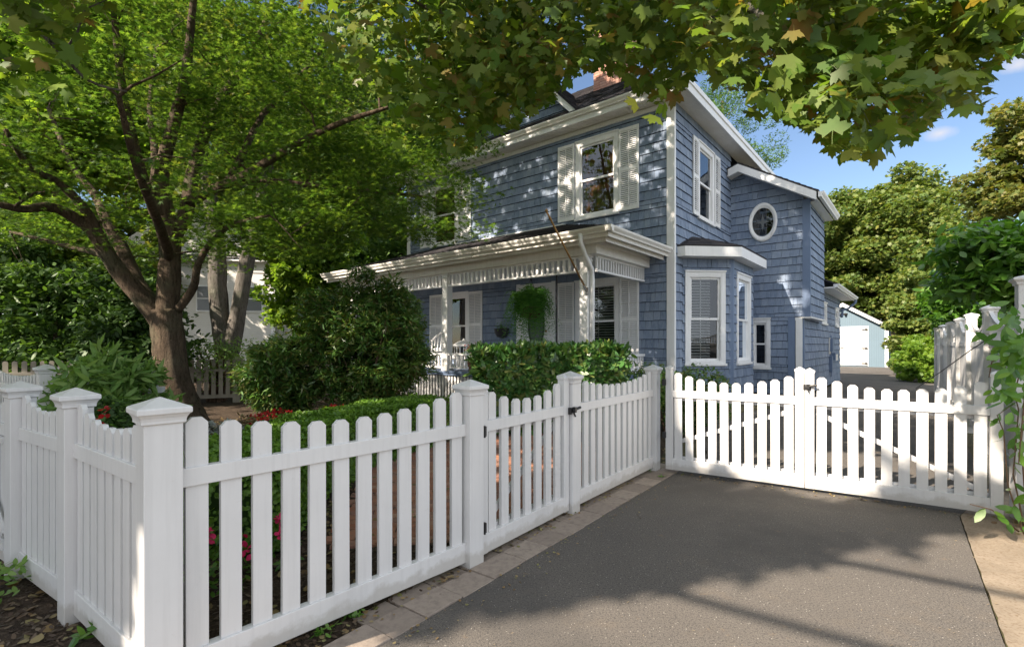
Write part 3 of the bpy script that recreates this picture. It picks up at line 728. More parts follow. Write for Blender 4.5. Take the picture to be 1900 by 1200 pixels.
# roofing tabs on a quad: p00,p10 = eave ends ; p01,p11 = top ends
def roofing(name, quads, parent, m=None, th=.03, row=.14, tabw=.30, seed=1):
    r = random.Random(seed); mb = MB()
    for e0,e1,t0,t1 in quads:
        e0,e1,t0,t1 = map(Vector,(e0,e1,t0,t1)); nrm = (e1-e0).cross((t0+t1)/2-(e0+e1)/2).normalized()
        if nrm.z < 0: nrm = -nrm
        mb.add([e0,e1,t1,t0,e0-nrm*th,e1-nrm*th,t1-nrm*th,t0-nrm*th],[(0,1,2,3),(4,5,6,7),(0,1,5,4),(1,2,6,5),(2,3,7,6),(3,0,4,7)])
        Ls = ((t0+t1)/2-(e0+e1)/2).length; n = max(1,int(Ls/row))
        for i in range(n):
            u0, u1 = i/n, min(1,(i+1.0)/n)
            a0,b0 = e0.lerp(t0,u0), e1.lerp(t1,u0); a1,b1 = e0.lerp(t0,u1), e1.lerp(t1,u1); wl = (b0-a0).length
            if wl < .05: continue
            k = 0.0; st = tabw/wl; k = -r.random()*st
            while k < 1:
                ka, kb = max(0,k)+.002/wl, min(1,k+st)-.002/wl; k += st
                if kb-ka < .01: continue
                h = .012+r.random()*.006
                p0,p1_,p2_,p3_ = a0.lerp(b0,ka)+nrm*h, a0.lerp(b0,kb)+nrm*h, a1.lerp(b1,kb)+nrm*.003, a1.lerp(b1,ka)+nrm*.003
                mb.add([p0,p1_,p2_,p3_,p0-nrm*h,p1_-nrm*h],[(0,1,2,3),(0,1,5,4)])
    return mb.build(name, m or M['roof'], parent)
# main hip roof
ez, ov = 6.62, .45
X0, X1, Y0, Y1 = -8.7-ov, ov-.02, -ov, 8+ov; rz1 = ez+ (Y1-Y0)/2*.70; ym = (Y0+Y1)/2; rx0, rx1 = X0+(Y1-Y0)/2, X1-(Y1-Y0)/2
rf = roofing('roof', [((X0,Y0,ez),(X1,Y0,ez),(rx0,ym,rz1),(rx1,ym,rz1)), ((X1,Y0,ez),(X1,Y1,ez),(rx1,ym,rz1),(rx1+.001,ym,rz1)), ((X0,Y1,ez),(X1,Y1,ez),(rx0,ym,rz1),(rx1,ym,rz1)), ((X0,Y0,ez),(X0,Y1,ez),(rx0,ym,rz1),(rx0,ym+.001,rz1))], H, seed=3)
# soffit with bead boards, fascia
def soffit(name, x0,x1,y0,y1,z, along, parent=H, st=.08):
    b = MB(); n = int(((x1-x0) if along=='x' else (y1-y0))/st)
    for k in range(n):
        if along == 'x': a = x0+(x1-x0)*k/n; b.box(a+.002, x0+(x1-x0)*(k+1)/n-.004, y0, y1, z, z+.02)
        else: a = y0+(y1-y0)*k/n; b.box(x0, x1, a+.002, y0+(y1-y0)*(k+1)/n-.004, z, z+.02)
    return b.build(name, M['cream'], parent)
soffit('soffit', -8.7-ov+.03, .0, -ov+.03, -.0, 6.41, 'x'); soffit('soffit', .001, ov-.03, -ov+.03, 8, 6.41, 'y')
b = MB(); b.box(X0,X1,-ov,-ov+.03,6.38,6.62); b.box(X1-.03,X1,-ov+.03,8,6.36,6.62); b.box(X1-.001,X1+.025,-ov,8,6.52,6.625); b.box(-8.56,-.14,-.045,-.002,6.30,6.40); b.build('fascia', M['trim'], H, bevel=.004)
def gutter(name, p, q, out, parent=H, m=None, w_=.11, h_=.10):
    """K-style profile swept from p to q, opening upward"""
    p, q, out = Vector(p), Vector(q), Vector(out); up = Vector((0,0,1))
    prof = [(0,0),(0,-h_),(w_*.55,-h_),(w_*.62,-h_*.75),(w_*.95,-h_*.35),(w_,-h_*.12),(w_,0),(w_*.9,0),(w_*.9,-.012),(w_*.1,-.012)]
    b = MB(); vs = [e+out*a+up*c for e in (p,q) for a,c in prof]; n = len(prof)
    b.add(vs, [tuple(range(n)), tuple(range(n,2*n))[::-1]]+[(i,(i+1)%n,n+(i+1)%n,n+i) for i in range(n)])
    return b.build(name, m or M['cream'], parent)
gutter('gutter', (X0,-ov,6.60), (X1+.02,-ov,6.60), (0,-1,0))
# front gable dormer and chimney
b = MB(); gx, gw, gz0, gp = -4.35, 1.95, 6.75, 2.05
b.prism([(gx-gw,gz0),(gx+gw,gz0),(gx,gz0+gp)], .35, .40, lambda a,z,q:(a,q,z)); gd_ = b.build('dormer_wall', M['bluetrim'], H)
wall('dormer_shingles', planeT('F', .35), gx-gw, gx+gw, gz0, gz0+gp, topf=lambda s: gz0+gp*max(.01,1-abs(s-gx)/gw), seed=10)
b = MB()
for sg in (-1,1):
    e = (gx+sg*(gw+.32), gz0-.34); t_ = (gx, gz0+gp+.0)
    b.prism([(e[0],e[1]),(t_[0],t_[1]),(t_[0],t_[1]+.2),(e[0],e[1]+.2)], -.05, .0, lambda a,z,q:(a,q,z))
b.build('dormer_rake', M['trim'], H)
roofing('dormer_roof', [((gx+sg*(gw+.34),-.08,gz0-.13),(gx+sg*(gw+.34),3.4,gz0-.13),(gx,-.08,gz0+gp+.23),(gx,3.4,gz0+gp+.23)) for sg in (-1,1)], H, seed=4)
b = MB(); r = random.Random(4); z = 7.0
while z < 10.6:
    for i in range(4):
        b.box(-3.2+i*.2+.004, -3.2+(i+1)*.2-.004, 2.2, 2.3, z+.004, z+.066); b.box(-2.4,-2.3, 2.3+i*.2+.004, 2.3+(i+1)*.2-.004, z+.004, z+.066)
    z += .07
b.box(-3.19,-2.31,2.21,3.1,7,10.58); b.box(-3.25,-2.25,2.15,3.15,10.58,10.72); b.build('chimney', M['chimney'], H)
# wing roof
ry0 = 3.55
def rk(x): return rake(x)+.20
roofing('wing_roof', [((2.10,ry0,rk(2.08)),(2.10,6.45,rk(2.08)),(.30,ry0,rk(.30)),(.30,6.45,rk(.30))), ((-.6,ry0,rk(-.6)),(-.6,6.45,rk(-.6)),(.30,ry0,rk(.30)),(.30,6.45,rk(.30)))], H, seed=5)
b = MB(); xs_ = [0.05,.30,2.06]
for xa, xb in zip(xs_, xs_[1:]):
    b.prism([(xa,rake(xa)-.03),(xb,rake(xb)-.03),(xb,rk(xb)-.035),(xa,rk(xa)-.035)], ry0, ry0+.03, lambda a,z,q:(a,q,z))
b.build('fascia', M['trim'], H)
b = MB()
for xa, xb in zip([.02,.30,2.06],[.30,2.06]):
    b.prism([(xa,rake(xa)-.0),(xb,rake(xb)-.0),(xb,rake(xb)+.03),(xa,rake(xa)+.03)], ry0+.03, 3.95, lambda a,z,q:(a,q,z))
b.box(1.86,2.06,3.95,6.4,4.80,4.83); b.build('soffit', M['trim'], H)
gutter('gutter', (2.10,ry0-.02,4.94), (2.10,6.45,4.94), (1,0,0), m=M['trim'], w_=.12, h_=.13)
# rear single-storey block roof
roofing('rear_roof', [((2.16,6.28,3.02),(2.16,11.5,3.02),(-1.0,6.28,4.5),(-1.0,11.5,4.5))], H, seed=6)
b = MB(); b.box(1.72,2.10,6.28,11.45,2.90,2.93); b.box(2.08,2.11,6.28,11.5,2.88,3.0)
b.prism([(2.1,2.93),(-1.0,4.36),(-1.0,4.2),(1.7,2.9)], 11.0,11.03, lambda a,z,q:(a,q,z)); b.build('soffit', M['trim'], H)
gutter('gutter', (2.11,6.27,3.01), (2.11,11.55,3.01), (1,0,0), m=M['trim'])
b = MB(); b.tube([(2.16,11.35,2.92),(2.14,11.35,2.80),(1.95,11.3,2.62),(1.78,11.2,2.55),(1.77,11.1,2.3)], .04, 8); b.build('downspout', M['bluetrim'], H)
b = MB(); b.add([(-3,11,0),(1.71,11,0),(1.71,11,2.95),(-3,11,4.2)], [(0,1,2,3)]); b.build('rear_wall', M['bluetrim'], H)
b = MB(); b.add([(-8.7,0,0),(-8.7,8,0),(-8.7,8,6.4),(-8.7,0,6.4)], [(0,1,2,3)]); b.build('left_wall', M['bluetrim'], H)
# bay roof: hip
def bayroof():
    e = [(-.0,.16),(.30,.02),(1.10,.82),(1.10,3.45),(.0,4.55)]
    e = [(.0,.12),(.22,.12),(1.08,.98+.0),(1.08,3.3),(.0,4.3)]
    zf = 3.40
    outer = [(0,.165),(.18,.165),(1.06,1.045),(1.06,3.2),(.0,4.26)]
    qs = [((.18,.165,zf),(1.06,1.045,zf),(0,1.1,3.75),(.02,1.55,3.79)), ((1.06,1.045,zf),(1.06,3.2,zf),(.02,1.55,3.79),(.02,2.9,3.79)), ((0.0,.165,zf),(.18,.165,zf),(0,1.0,3.72),(.001,1.1,3.75))]
    roofing('bay_roof', qs, H, seed=7, row=.12)
    b = MB()
    def band(pts, z0, z1, th):
        for (x0,y0),(x1,y1) in zip(pts,pts[1:]):
            dx,dy = x1-x0,y1-y0; l = math.hypot(dx,dy); nx,ny = -dy/l*th,dx/l*th
            b.prism([(x0,y0),(x1,y1),(x1+nx,y1+ny),(x0+nx,y0+ny)], z0, z1)
    band(outer, 3.17, 3.375, .03)
    b.prism([(0,.19),(.17,.19),(1.04,1.06),(1.04,3.2),(0,4.2)], 3.172, 3.19)
    b.build('bay_cornice', M['trim'], H)
bayroof()
# electric meter and boxes on the rear side wall
b = MB(); b.box(8.25,8.60,1.1,1.5,.02,.12,TL); b.box(8.30,8.52,.45,.95,.02,.10,TL); b.box(8.75,9.25,.82,1.05,.02,.13,TL); b.tube([TL(8.42,z,.06) for z in (.3,.6,.9,1.2,1.6)],.018,8); b.build('meter_box', M['bluetrim'], H)
b = MB(); b.box(8.22,8.5,1.02,1.52,.02,.05,TL); b.box(8.9,9.3,.80,1.0,.131,.14,TL); b.build('meter_cover', M['cream'], H)

# ------------------------------------------------------------ porch
PY, PX0, PX1 = -2.12, -8.9, -.60
b = MB(); y = PY-.1
k = 0
while y < -.03:
    b.box(PX0, PX1+.05, y, min(y+.088,-.022), .66, .70); y += .092
b.box(PX0, PX1+.03, PY-.08, -.03, .60, .66); b.build('porch_deck', M['bluetrim'], H)
b = MB(); 
n = 80
for i in range(n): x = PX0+(PX1-PX0)*i/n; b.box(x, x+.06, PY-.04, PY-.02, .05, .60)
b.build('porch_skirt', M['trim'], H)
def column(x, y):
    b = MB(); h = .085
    b.box(x-h,x+h,y-h,y+h,.70,2.98)
    for z0,z1,e in ((.70,.86,.02),(2.86,2.90,.012),(2.93,2.98,.02)): b.box(x-h-e,x+h+e,y-h-e,y+h+e,z0,z1)
    b.build('porch_column', M['trim'], H, bevel=.004)
for x in (-.84,-4.60,-8.4): column(x, -2.12)
b = MB(); b.box(PX0,PX1+.08,PY-.16,PY+.09,2.96,3.20); b.box(PX1-.10,PX1+.08,PY+.09,-.025,2.96,3.20); b.box(PX0,PX1+.10,PY-.18,PY-.16,3.13,3.16)
b.box(PX1+.08,PX1+.10,PY-.16,-.025,3.13,3.16)
b.build('porch_beam', M['cream'], H, bevel=.004)
gy = -2.62; gx1 = -.10
b = MB(); b.box(PX0-.3,gx1-.03,gy+.02,PY-.1,3.20,3.22); b.box(PX1+.0,gx1-.03,PY-.1,-.0,3.20,3.22); b.box(PX0-.3,gx1,gy,gy+.02,3.15,3.32); b.box(gx1-.02,gx1,gy+.02,-.03,3.15,3.32)
b.box(PX0-.3,gx1-.10,gy+.10,gy+.12,3.09,3.20); b.box(gx1-.12,gx1-.10,gy+.12,-.03,3.09,3.20)
b.build('porch_fascia', M['cream'], H, bevel=.004)
b = MB(); b.box(PX0,PX1,PY,-.02,3.0,3.02); b.build('porch_ceiling', M['cream'], H)
gutter('gutter', (PX0-.3,gy,3.32), (gx1+.11,gy,3.32), (0,-1,0)); gutter('gutter', (gx1,gy-.11,3.32), (gx1,-.06,3.32), (1,0,0))
roofing('porch_roof', [((PX0-.3,gy-.02,3.33),(gx1+.02,gy-.02,3.33),(PX0+2.4,-.02,4.22),(-2.75,-.02,4.22)), ((gx1+.02,gy-.02,3.33),(gx1+.02,-.02,3.33),(-2.75,-.02,4.22),(-2.74,-.019,4.22))], H, seed=8, row=.13)
b = MB(); b.box(PX0+2.4,-2.78,-.05,-.02,4.20,4.245); b.tube([(gx1-.05,-.035,3.36),(-2.78,-.035,4.24)],.02,6); b.build('roof_flashing', M['trim'], H)
# spindle frieze
def frieze(T, s0, s1, zt=2.96, zb=2.70, step=.125, w_=.052):
    b = MB(); b.box(s0,s1,zt-.035,zt,-.03,.03,T); b.box(s0,s1,zb-.035,zb,-.035,.035,T)
    n = max(2,int((s1-s0)/step))
    for i in range(n+1):
        s = s0+(s1-s0)*i/n; b.box(s-w_/2,s+w_/2,zb,zt-.03,-.018,.018,T)
    return b.build('spindle_frieze', M['trim'], H)
TPf = planeT('F', PY-.02); TPs = planeT('S', -.66)
frieze(TPf, -4.515, -.925); frieze(TPf, -8.3, -4.685); frieze(TPs, PY+.09, -.04, w_=.03, step=.10)
# railings
def railing(T, s0, s1):
    b = MB(); b.box(s0,s1,1.55,1.60,-.035,.035,T) if False else None
    b = MB(); b.box(s0,s1,1.06,1.11,-.04,.04,T); b.box(s0,s1,.76,.80,-.025,.025,T)
    n = int((s1-s0)/.115)
    for i in range(n): s = s0+(s1-s0)*(i+.5)/n; b.box(s-.02,s+.02,.3 if T is TPs else .79,1.065,-.018,.018,T)
    return b.build('railing', M['trim'], H)
railing(TPf, -8.3, -4.69); railing(TPf, -4.51, -3.9); railing(TPs, PY+.09, -.03); railing(TPf,-2.6,-.93)
# downspout at the corner column
b = MB(); pts = [(-.62,gy-.05,3.25),(-.62,gy-.04,3.10),(-.66,PY-.28,2.86),(-.70,PY-.02,2.70),(-.70,PY,2.5),(-.70,PY,.3)]
b.tube(pts, .042, 10); b.build('downspout', M['trim'], H, smooth=True)
# front door with oval light
b = MB()
b.box(-4.10,-3.98,.70,2.76,-.03,.03,TFr) ; b.box(-3.16,-3.05,.70,2.76,-.03,.03,TFr); b.box(-4.10,-3.05,2.70,2.86,-.03,.035,TFr); b.box(-4.20,-4.08,.7,2.88,.0,.045,TFr); b.box(-3.08,-2.97,.7,2.88,.0,.045,TFr)
b.build('door_frame', M['trim'], H)
b = MB(); b.box(-3.98,-3.16,.72,2.70,-.03,.012,TFr); dr = b.build('door', M['trim'], H, bevel=.003)
b = MB(); N_ = 32; ring = []
for k, o in ((1.0,.012),(1.0,.03),(.86,.03),(.84,.015)):
    ring += [(-3.57+.26*k*math.cos(2*PI*i/N_), 1.82+.62*k*math.sin(2*PI*i/N_), o) for i in range(N_)]
b.add(ring, [(j*N_+i, j*N_+(i+1)%N_, (j+1)*N_+(i+1)%N_, (j+1)*N_+i) for j in range(3) for i in range(N_)], TFr); b.build('oval_light_frame', M['black'], dr)
b = MB(); b.add([(-3.57+.225*math.cos(2*PI*i/N_), 1.82+.535*math.sin(2*PI*i/N_), .0135) for i in range(N_)], [tuple(range(N_))], TFr); b.build('oval_light', M['lead'], dr)
b = MB(); b.lathe([(.0,0),(.02,.005),(.03,.02),(.025,.04),(0,.05)], (-3.24,-.05,1.62), 10); b.build('handle', M['brass'], dr)
# porch things
def hw_empty(name, x, y, z, label, cat, group=None): return empty(name, HW(x,y,z), HR, label, cat, group)
# hanging fern
fx, fyy, fz = -2.30, -1.9, 2.04
fe = hw_empty('hanging_fern', fx, fyy, fz-.1, 'bushy green fern in a basket hanging from the porch frieze before the front door', 'plant')
b = MB(); b.lathe([(.06,-.12),(.13,-.08),(.17,.02),(.18,.06),(.15,.06)], (0,0,.05), 16); b.build('basket', M['twig'], fe); fe.scale = (1.5,1.5,1.35)
b = MB()
for a in (0,2.1,4.2): b.tube([(.17*math.cos(a),.17*math.sin(a),.1),(0,0,.56)], .003, 4)
b.tube([(0,0,.56),(0,0,.72)], .004, 4); b.build('hanger', M['black'], fe)
rng = np.random.default_rng(21); P=[];U=[];PT=[];SZ=[]
for i in range(260):
    a = rng.uniform(0,2*PI); Lf = rng.uniform(.05,.70); rise = rng.uniform(.05,.36); out = rng.uniform(.10,.40)
    for k in range(26):
        t = k/25; rr = .04+out*t**.75; z = .12+rise*math.sin(t*PI*.9)-Lf*1.15*t**1.9
        c = np.array([rr*math.cos(a), rr*math.sin(a), z]); sd_ = np.array([-math.sin(a), math.cos(a), 0.])
        for sg in (-1,1):
            P.append(c); PT.append(sd_*sg+np.array([math.cos(a),math.sin(a),-.5])*.35); SZ.append(.07*(1-.7*t)+.016); U.append([math.cos(a)*.5,math.sin(a)*.5,.8])
leaf_mesh('fronds', P, SZ, np.array(U), LANCE, M['fern'], fe, 1, .25, .1, PT, .12)
# flag pole
fp = hw_empty('flagpole', -.76, PY-.10, 2.30, 'bare wooden flagpole slanting up and outward from the porch corner column', 'flagpole')
b = MB(); b.tube([(0,0,0),(-.18,-1.02,1.28)], [.019,.017], 8); b.build('pole', M['brass'], fp, smooth=True)
b = MB(); b.lathe([(0,-.02),(.025,0),(.03,.02),(.012,.04),(0,.05)], (-.18,-1.02,1.28), 8); b.tube([(-.16,-.92,1.15),(-.166,-.95,1.19)],.022,8); b.build('finial', M['brass'], fp)
b = MB(); b.box(-.03,.03,.0,.02,-.08,.06); b.tube([(0,0.01,-.02),(-.02,-.09,.09)],.02,8); b.tube([(0,0,-.04),(.02,-.04,-.09)],.006,6); b.build('bracket', M['steel'], fp)
# black post
bp = MB(); bp.tube([(0,0,0),(0,0,2.05)], .018, 8); bp.lathe([(.05,0),(.05,.02),(.02,.05)], (0,0,0), 10)
o = bp.build('black_post', M['black']); o.location = HW(-1.75,-1.75,.70); o.rotation_euler.z = HR; tag(o, 'thin black upright post on the porch between the fern and the shutter', 'post')
# wall basket
wbk = hw_empty('wall_basket', -4.67, -.06, 1.62, 'dark half-round basket hung on the blue wall left of the front door', 'basket')
b = MB(); prof = [(.05,-.14),(.16,-.10),(.22,.0),(.24,.12),(.22,.12)]
vs = []; n = 14
for r_, z in prof:
    for k in range(n+1): a = PI*k/n; vs.append((r_*math.cos(a), -r_*.8*math.sin(a), z))
b.add(vs, [(i*(n+1)+k, i*(n+1)+k+1, (i+1)*(n+1)+k+1, (i+1)*(n+1)+k) for i in range(4) for k in range(n)]); b.build('bowl', M['black'], wbk)
rng = np.random.default_rng(3); pp = rng.normal(0,.06,(60,3))+np.array([.0,-.1,.16])
leaf_mesh('foliage', pp, .07, (0,-.3,1), OVAL, M['fern'], wbk, 3, .6)
# white slatted lantern table
lt = hw_empty('garden_lantern', -5.08, -1.1, .70, 'white slatted round lantern with a domed top standing on the porch behind the column', 'lantern')
b = MB(); b.lathe([(.27,.56),(.29,.58),(.28,.61),(.16,.68),(.05,.72),(.02,.76),(0,.78)], (0,0,0), 20); b.build('dome', M['trim'], lt, smooth=True)
b = MB()
for k in range(16): a = 2*PI*k/16; b.box(-.018,.018,-.008,.008,.05,.56,(lambda a: lambda x,y,z:(.25*math.cos(a)-x*math.sin(a), .25*math.sin(a)+x*math.cos(a), z))(a))
b.lathe([(.26,.0),(.27,.05),(.2,.05)], (0,0,0), 20); b.build('slats', M['trim'], lt)
# white wicker chair
ch = hw_empty('wicker_chair', -6.2, -1.0, .70, 'white wicker armchair on the porch behind the railing at the left', 'chair')
b = MB(); b.box(-.28,.28,-.26,.26,.38,.44); b.build('seat', M['trim'], ch, bevel=.02)
b = MB()
for k in range(11):
    a = PI*.02+PI*.96*k/10; b.tube([(-.30*math.cos(a),.05+.26*math.sin(a),.40),(-.34*math.cos(a),.10+.30*math.sin(a),.72+.30*math.sin(a))], .011, 6)
b.tube([(-.35*math.cos(PI*k/14),.10+.31*math.sin(PI*k/14),.70+.32*math.sin(PI*k/14)) for k in range(15)], .024, 8); b.build('backrest', M['trim'], ch)
for sx_ in (-1,1):
    for sy_ in (-1,1): b = MB(); b.tube([(sx_*.25,sy_*.23,.39),(sx_*.27,sy_*.26,0)], .018, 6); b.build('leg', M['trim'], ch)
# geranium pots on the rail
for (x,y) in ((-3.95,-1.95),):
    pe = hw_empty('flower_pot', x, y, .70, 'potted orange and white flowers on the porch beside the clipped hedge', 'flower pot')
    b = MB(); b.lathe([(.08,0),(.12,.22),(.135,.22),(.135,.26),(.11,.26)], (0,0,0), 14); b.build('pot', M['brick'], pe)
    rng = np.random.default_rng(8); pp = rng.normal(0,.08,(260,3))*np.array([1.2,1.2,1])+np.array([0,0,.42])
    leaf_mesh('foliage', pp, .05, (0,0,1), OVAL, M['fern'], pe, 4, .7); pp = rng.normal(0,.09,(50,3))*np.array([1.2,1.2,.6])+np.array([0,0,.52]); leaf_mesh('flowers', pp, .045, (0,-.5,1), ROUND, M['red'], pe, 5, .6)
# lit lamp inside the left porch window
lm = hw_empty('table_lamp', -6.22, .32, 1.35, 'small lit orange table lamp glowing inside the left porch window', 'lamp')
b = MB(); b.lathe([(.13,.25),(.08,.50),(.07,.50)], (0,0,0), 16); b.build('lamp_shade', M['lamp'], lm); b = MB(); b.lathe([(.06,0),(.02,.04),(.035,.12),(.015,.27)], (0,0,0), 10); b.build('base', M['brass'], lm)

# ------------------------------------------------------------ shed
SH = empty('garden_shed', HW(0,26.2,0), HR, 'small light blue gabled shed with a white panelled door at the end of the driveway', 'shed')
xr, xl, ez_, pk = 2.42, -2.0, 2.30, .22; pz = ez_+(xr-pk)*.62
b = MB(); b.prism([(xl,0),(xr,0),(xr,ez_),(pk,pz),(xl,ez_)], 0, 3.2, lambda a,z,q:(a,q,z)); b.build('wall', M['shedsiding'], SH)
b = MB(); b.box(xr-.14,xr+.02,-.03,.0,0,ez_+.03); b.box(xl,xl+.14,-.03,0,0,ez_)
for e in ((xr+.32,ez_-.2),(xl-.32,ez_-.2)):
    b.prism([(e[0],e[1]-.02),(pk,pz-.02),(pk,pz+.20),(e[0],e[1]+.20)], -.28,-.24, lambda a,z,q:(a,q,z))
    b.prism([(e[0],e[1]+.08),(pk,pz+.08),(pk,pz+.12),(e[0],e[1]+.12)], -.24,.0, lambda a,z,q:(a,q,z))
b.box(-.02,1.50,-.012,.0,.05,2.42); b.build('trim', M['trim'], SH)
roofing('roof', [((xr+.34,-.30,ez_+.0),(xr+.34,3.5,ez_+.0),(pk,-.30,pz+.24),(pk,3.5,pz+.24)),((xl-.34,-.30,ez_),(xl-.34,3.5,ez_),(pk,-.30,pz+.24),(pk,3.5,pz+.24))], SH, seed=9)
M['doorwhite'] = mat('dull_white_door', (.50,.50,.49), .5)
b = MB(); b.box(.04,1.45,-.016,-.012,.05,2.37); b.build('door_gap', M['black'], SH)
b = MB(); b.box(.065,1.42,-.035,-.014,.08,2.34); sdoor = b.build('door', M['doorwhite'], SH)
b = MB()
for i in range(2):
    for (z0,z1) in ((.28,.95),(1.12,1.78),(1.92,2.14)):
        x0 = .30+i*.52; b.box(x0,x0+.34,-.062,-.036,z0,z0+.03); b.box(x0,x0+.34,-.062,-.036,z1-.03,z1); b.box(x0,x0+.03,-.062,-.036,z0+.03,z1-.03); b.box(x0+.31,x0+.34,-.062,-.036,z0+.03,z1-.03)
b.build('door_panel', M['doorwhite'], sdoor)
b = MB()
for z in (.2,1.1,2.22): b.box(1.18,1.46,-.055,-.036,z-.03,z+.03); b.box(1.34,1.40,-.06,-.03,z-.07,z+.07)
b.box(.10,.26,-.055,-.036,1.08,1.13); b.build('hinge', M['black'], sdoor)
b = MB(); b.box(.0,.45,-.08,-.0,3.18,3.24); b.lathe([(.03,-.1),(.07,0),(.03,.03)], (.1,-.1,3.16), 8); b.lathe([(.03,-.1),(.07,0),(.03,.03)], (.35,-.1,3.16), 8); b.build('spotlight', M['black'], SH)

# ------------------------------------------------------------ neighbouring buildings
nb = empty('white_house', (-15.5,27.5,0), rad(8), 'white clapboard neighbouring house seen between the trunks at the left', 'house')
b = MB(); b.box(-6.5,2.2,0,8,0,6.0); b.box(2.2,6.8,.8,6,0,3.6); b.box(2.2,5.2,2.0,6,3.6,6.0); b.prism([(-6.5,6.0),(2.2,6.0),(-2.2,9.4)], .001, 7.9, lambda a,z,q:(a,q,z)); b.build('wall', M['whitesiding'], nb)
b = MB(); b.box(-6.7,5.6,-.3,.02,5.9,6.1); b.box(2.1,2.3,-.04,.0,0,6.0); b.box(2.2,7.0,.55,.8,3.5,3.65); b.build('trim', M['trim'], nb)
roofing('roof', [((2.1,.3,3.62),(7.1,.3,3.62),(2.1,2.0,4.6),(6.6,2.0,4.6)),((-6.9,-.35,6.05),(5.6,-.35,6.05),(-6.9,4,8.4),(5.6,4,8.4))], nb, seed=12, row=.25, tabw=.5)
for x0,z0,ww,hh,yy in ((-1.7,3.2,1.0,1.3,0),(-3.6,.9,1.1,1.3,0),(3.5,1.2,.75,1.2,.8),(.6,3.2,1.0,1.3,0),(-5.3,3.2,1.0,1.3,0),(3.9,4.1,.8,1.2,2.0)):
    b = MB(); b.box(x0-.08,x0+ww+.08,yy-.05,yy-.001,z0-.08,z0+hh+.08); wn_ = b.build('window', M['trim'], nb)
    b = MB(); b.box(x0,x0+ww,yy-.062,yy-.051,z0,z0+hh/2-.03); b.box(x0,x0+ww,yy-.062,yy-.051,z0+hh/2+.03,z0+hh); b.build('pane', M['lead'], wn_)
b = MB(); b.lathe([(.1,0),(.12,.03),(.12,.2),(.05,.22)], (5.6,.78,2.7), 12); b.build('vent', M['steel'], nb)
n2 = empty('white_garage', (14.9,16.2,0), HR, 'pale neighbouring building glimpsed over the tall white fence', 'garage')
b = MB(); b.box(0,9,0,7,0,3.0); b.build('wall', M['rose'], n2)
roofing('roof', [((-.3,-.3,3.0),(9.3,-.3,3.0),(-.3,3.5,4.6),(9.3,3.5,4.6))], n2, seed=13, row=.25, tabw=.5)
b = MB(); b.box(-.3,9.3,-.3,-.25,2.85,3.02); b.build('fascia', M['trim'], n2)
#FOLIAGE
# ------------------------------------------------------------ foliage: the small-leaved maple in the garden
grng = random.Random(77)
def V(*a): return at(*a)
T0 = Vector((-4.92,7.5,-.1))
mt = empty('garden_maple', (T0.x,T0.y,0), 0, 'large spreading fine-leaved maple with a thick forked trunk inside the corner fence', 'tree')
limbs = [
 ([T0+Vector((.05,-.05,0)), T0+Vector((.0,0,.25)), V(330,735,7.5), V(318,680,7.5), V(312,620,7.5), V(308,575,7.5)], [.46,.33,.26,.225,.235,.21]),
 ([V(308,610,7.5), V(265,555,7.45), V(215,495,7.3), V(172,430,7.1), V(128,398,6.9), V(90,384,6.7), V(45,388,6.4), V(0,380,6.2), V(-80,360,6.0)], [.18,.165,.14,.11,.09,.075,.06,.05,.04]),
 ([V(300,585,7.5), V(255,525,7.8), V(226,460,8.0), V(200,415,8.2), V(175,360,8.5), V(130,300,8.8), V(90,200,9.1)], [.15,.14,.12,.10,.08,.06,.04]),
 ([V(210,490,7.3), V(165,400,7.0), V(110,340,6.7), V(55,310,6.3), V(10,240,6.0)], [.09,.08,.06,.05,.03]),
 ([V(308,590,7.5), V(314,520,7.5), V(315,440,7.5), V(305,380,7.4), V(300,320,7.3), V(325,220,7.2), V(345,140,7.1), V(355,40,7.0), V(370,-90,6.9)], [.20,.19,.17,.14,.12,.10,.08,.06,.04]),
 ([V(312,450,7.5), V(345,395,7.6), V(358,320,7.8), V(380,250,8.0), V(425,160,8.3), V(465,100,8.6), V(500,20,8.9), V(530,-100,9.2)], [.14,.13,.115,.10,.085,.07,.055,.04]),
 ([V(350,375,7.6), V(400,350,7.4), V(448,328,7.1), V(510,292,6.8), V(575,255,6.5), V(640,225,6.2), V(720,200,6.0)], [.10,.09,.075,.06,.05,.04,.025]),
 ([V(425,335,7.3), V(455,275,7.8), V(490,210,8.2), V(540,160,8.6), V(600,90,9.0)], [.07,.065,.055,.045,.03]),
 ([V(330,575,7.5), V(358,535,7.3), V(368,490,7.1), V(392,450,6.9), V(430,418,6.6), V(500,400,6.3)], [.075,.07,.06,.045,.035,.02]),
 ([V(306,400,7.4), V(272,350,7.2), V(250,270,7.0), V(232,190,6.8), V(218,90,6.6), V(205,-40,6.4)], [.10,.09,.075,.06,.05,.03]),
 ([V(285,370,7.3), V(288,290,7.9), V(278,200,8.4), V(290,90,8.9)], [.08,.07,.05,.035]),
 ([V(240,500,7.9), V(180,470,8.6), V(100,450,9.3), V(20,430,9.8)], [.09,.07,.05,.03]),
 ([V(316,480,7.5), V(300,430,6.6), V(280,380,5.8), V(250,300,5.1), V(220,180,4.7)], [.09,.075,.06,.045,.03]),
 ([V(440,330,7.2), V(540,340,7.3), V(640,350,7.4), V(740,360,7.5), V(820,370,7.6)], [.06,.05,.04,.03,.02])]
limbs = [(p, [r*(.80 if i else .93) for r in rr]) for i,(p,rr) in enumerate(limbs)]
cl = clumps((-4.55,7.5,4.75), (4.1,3.5,3.3), 330, 31, shell=.42, zmin=2.55)
keep = []
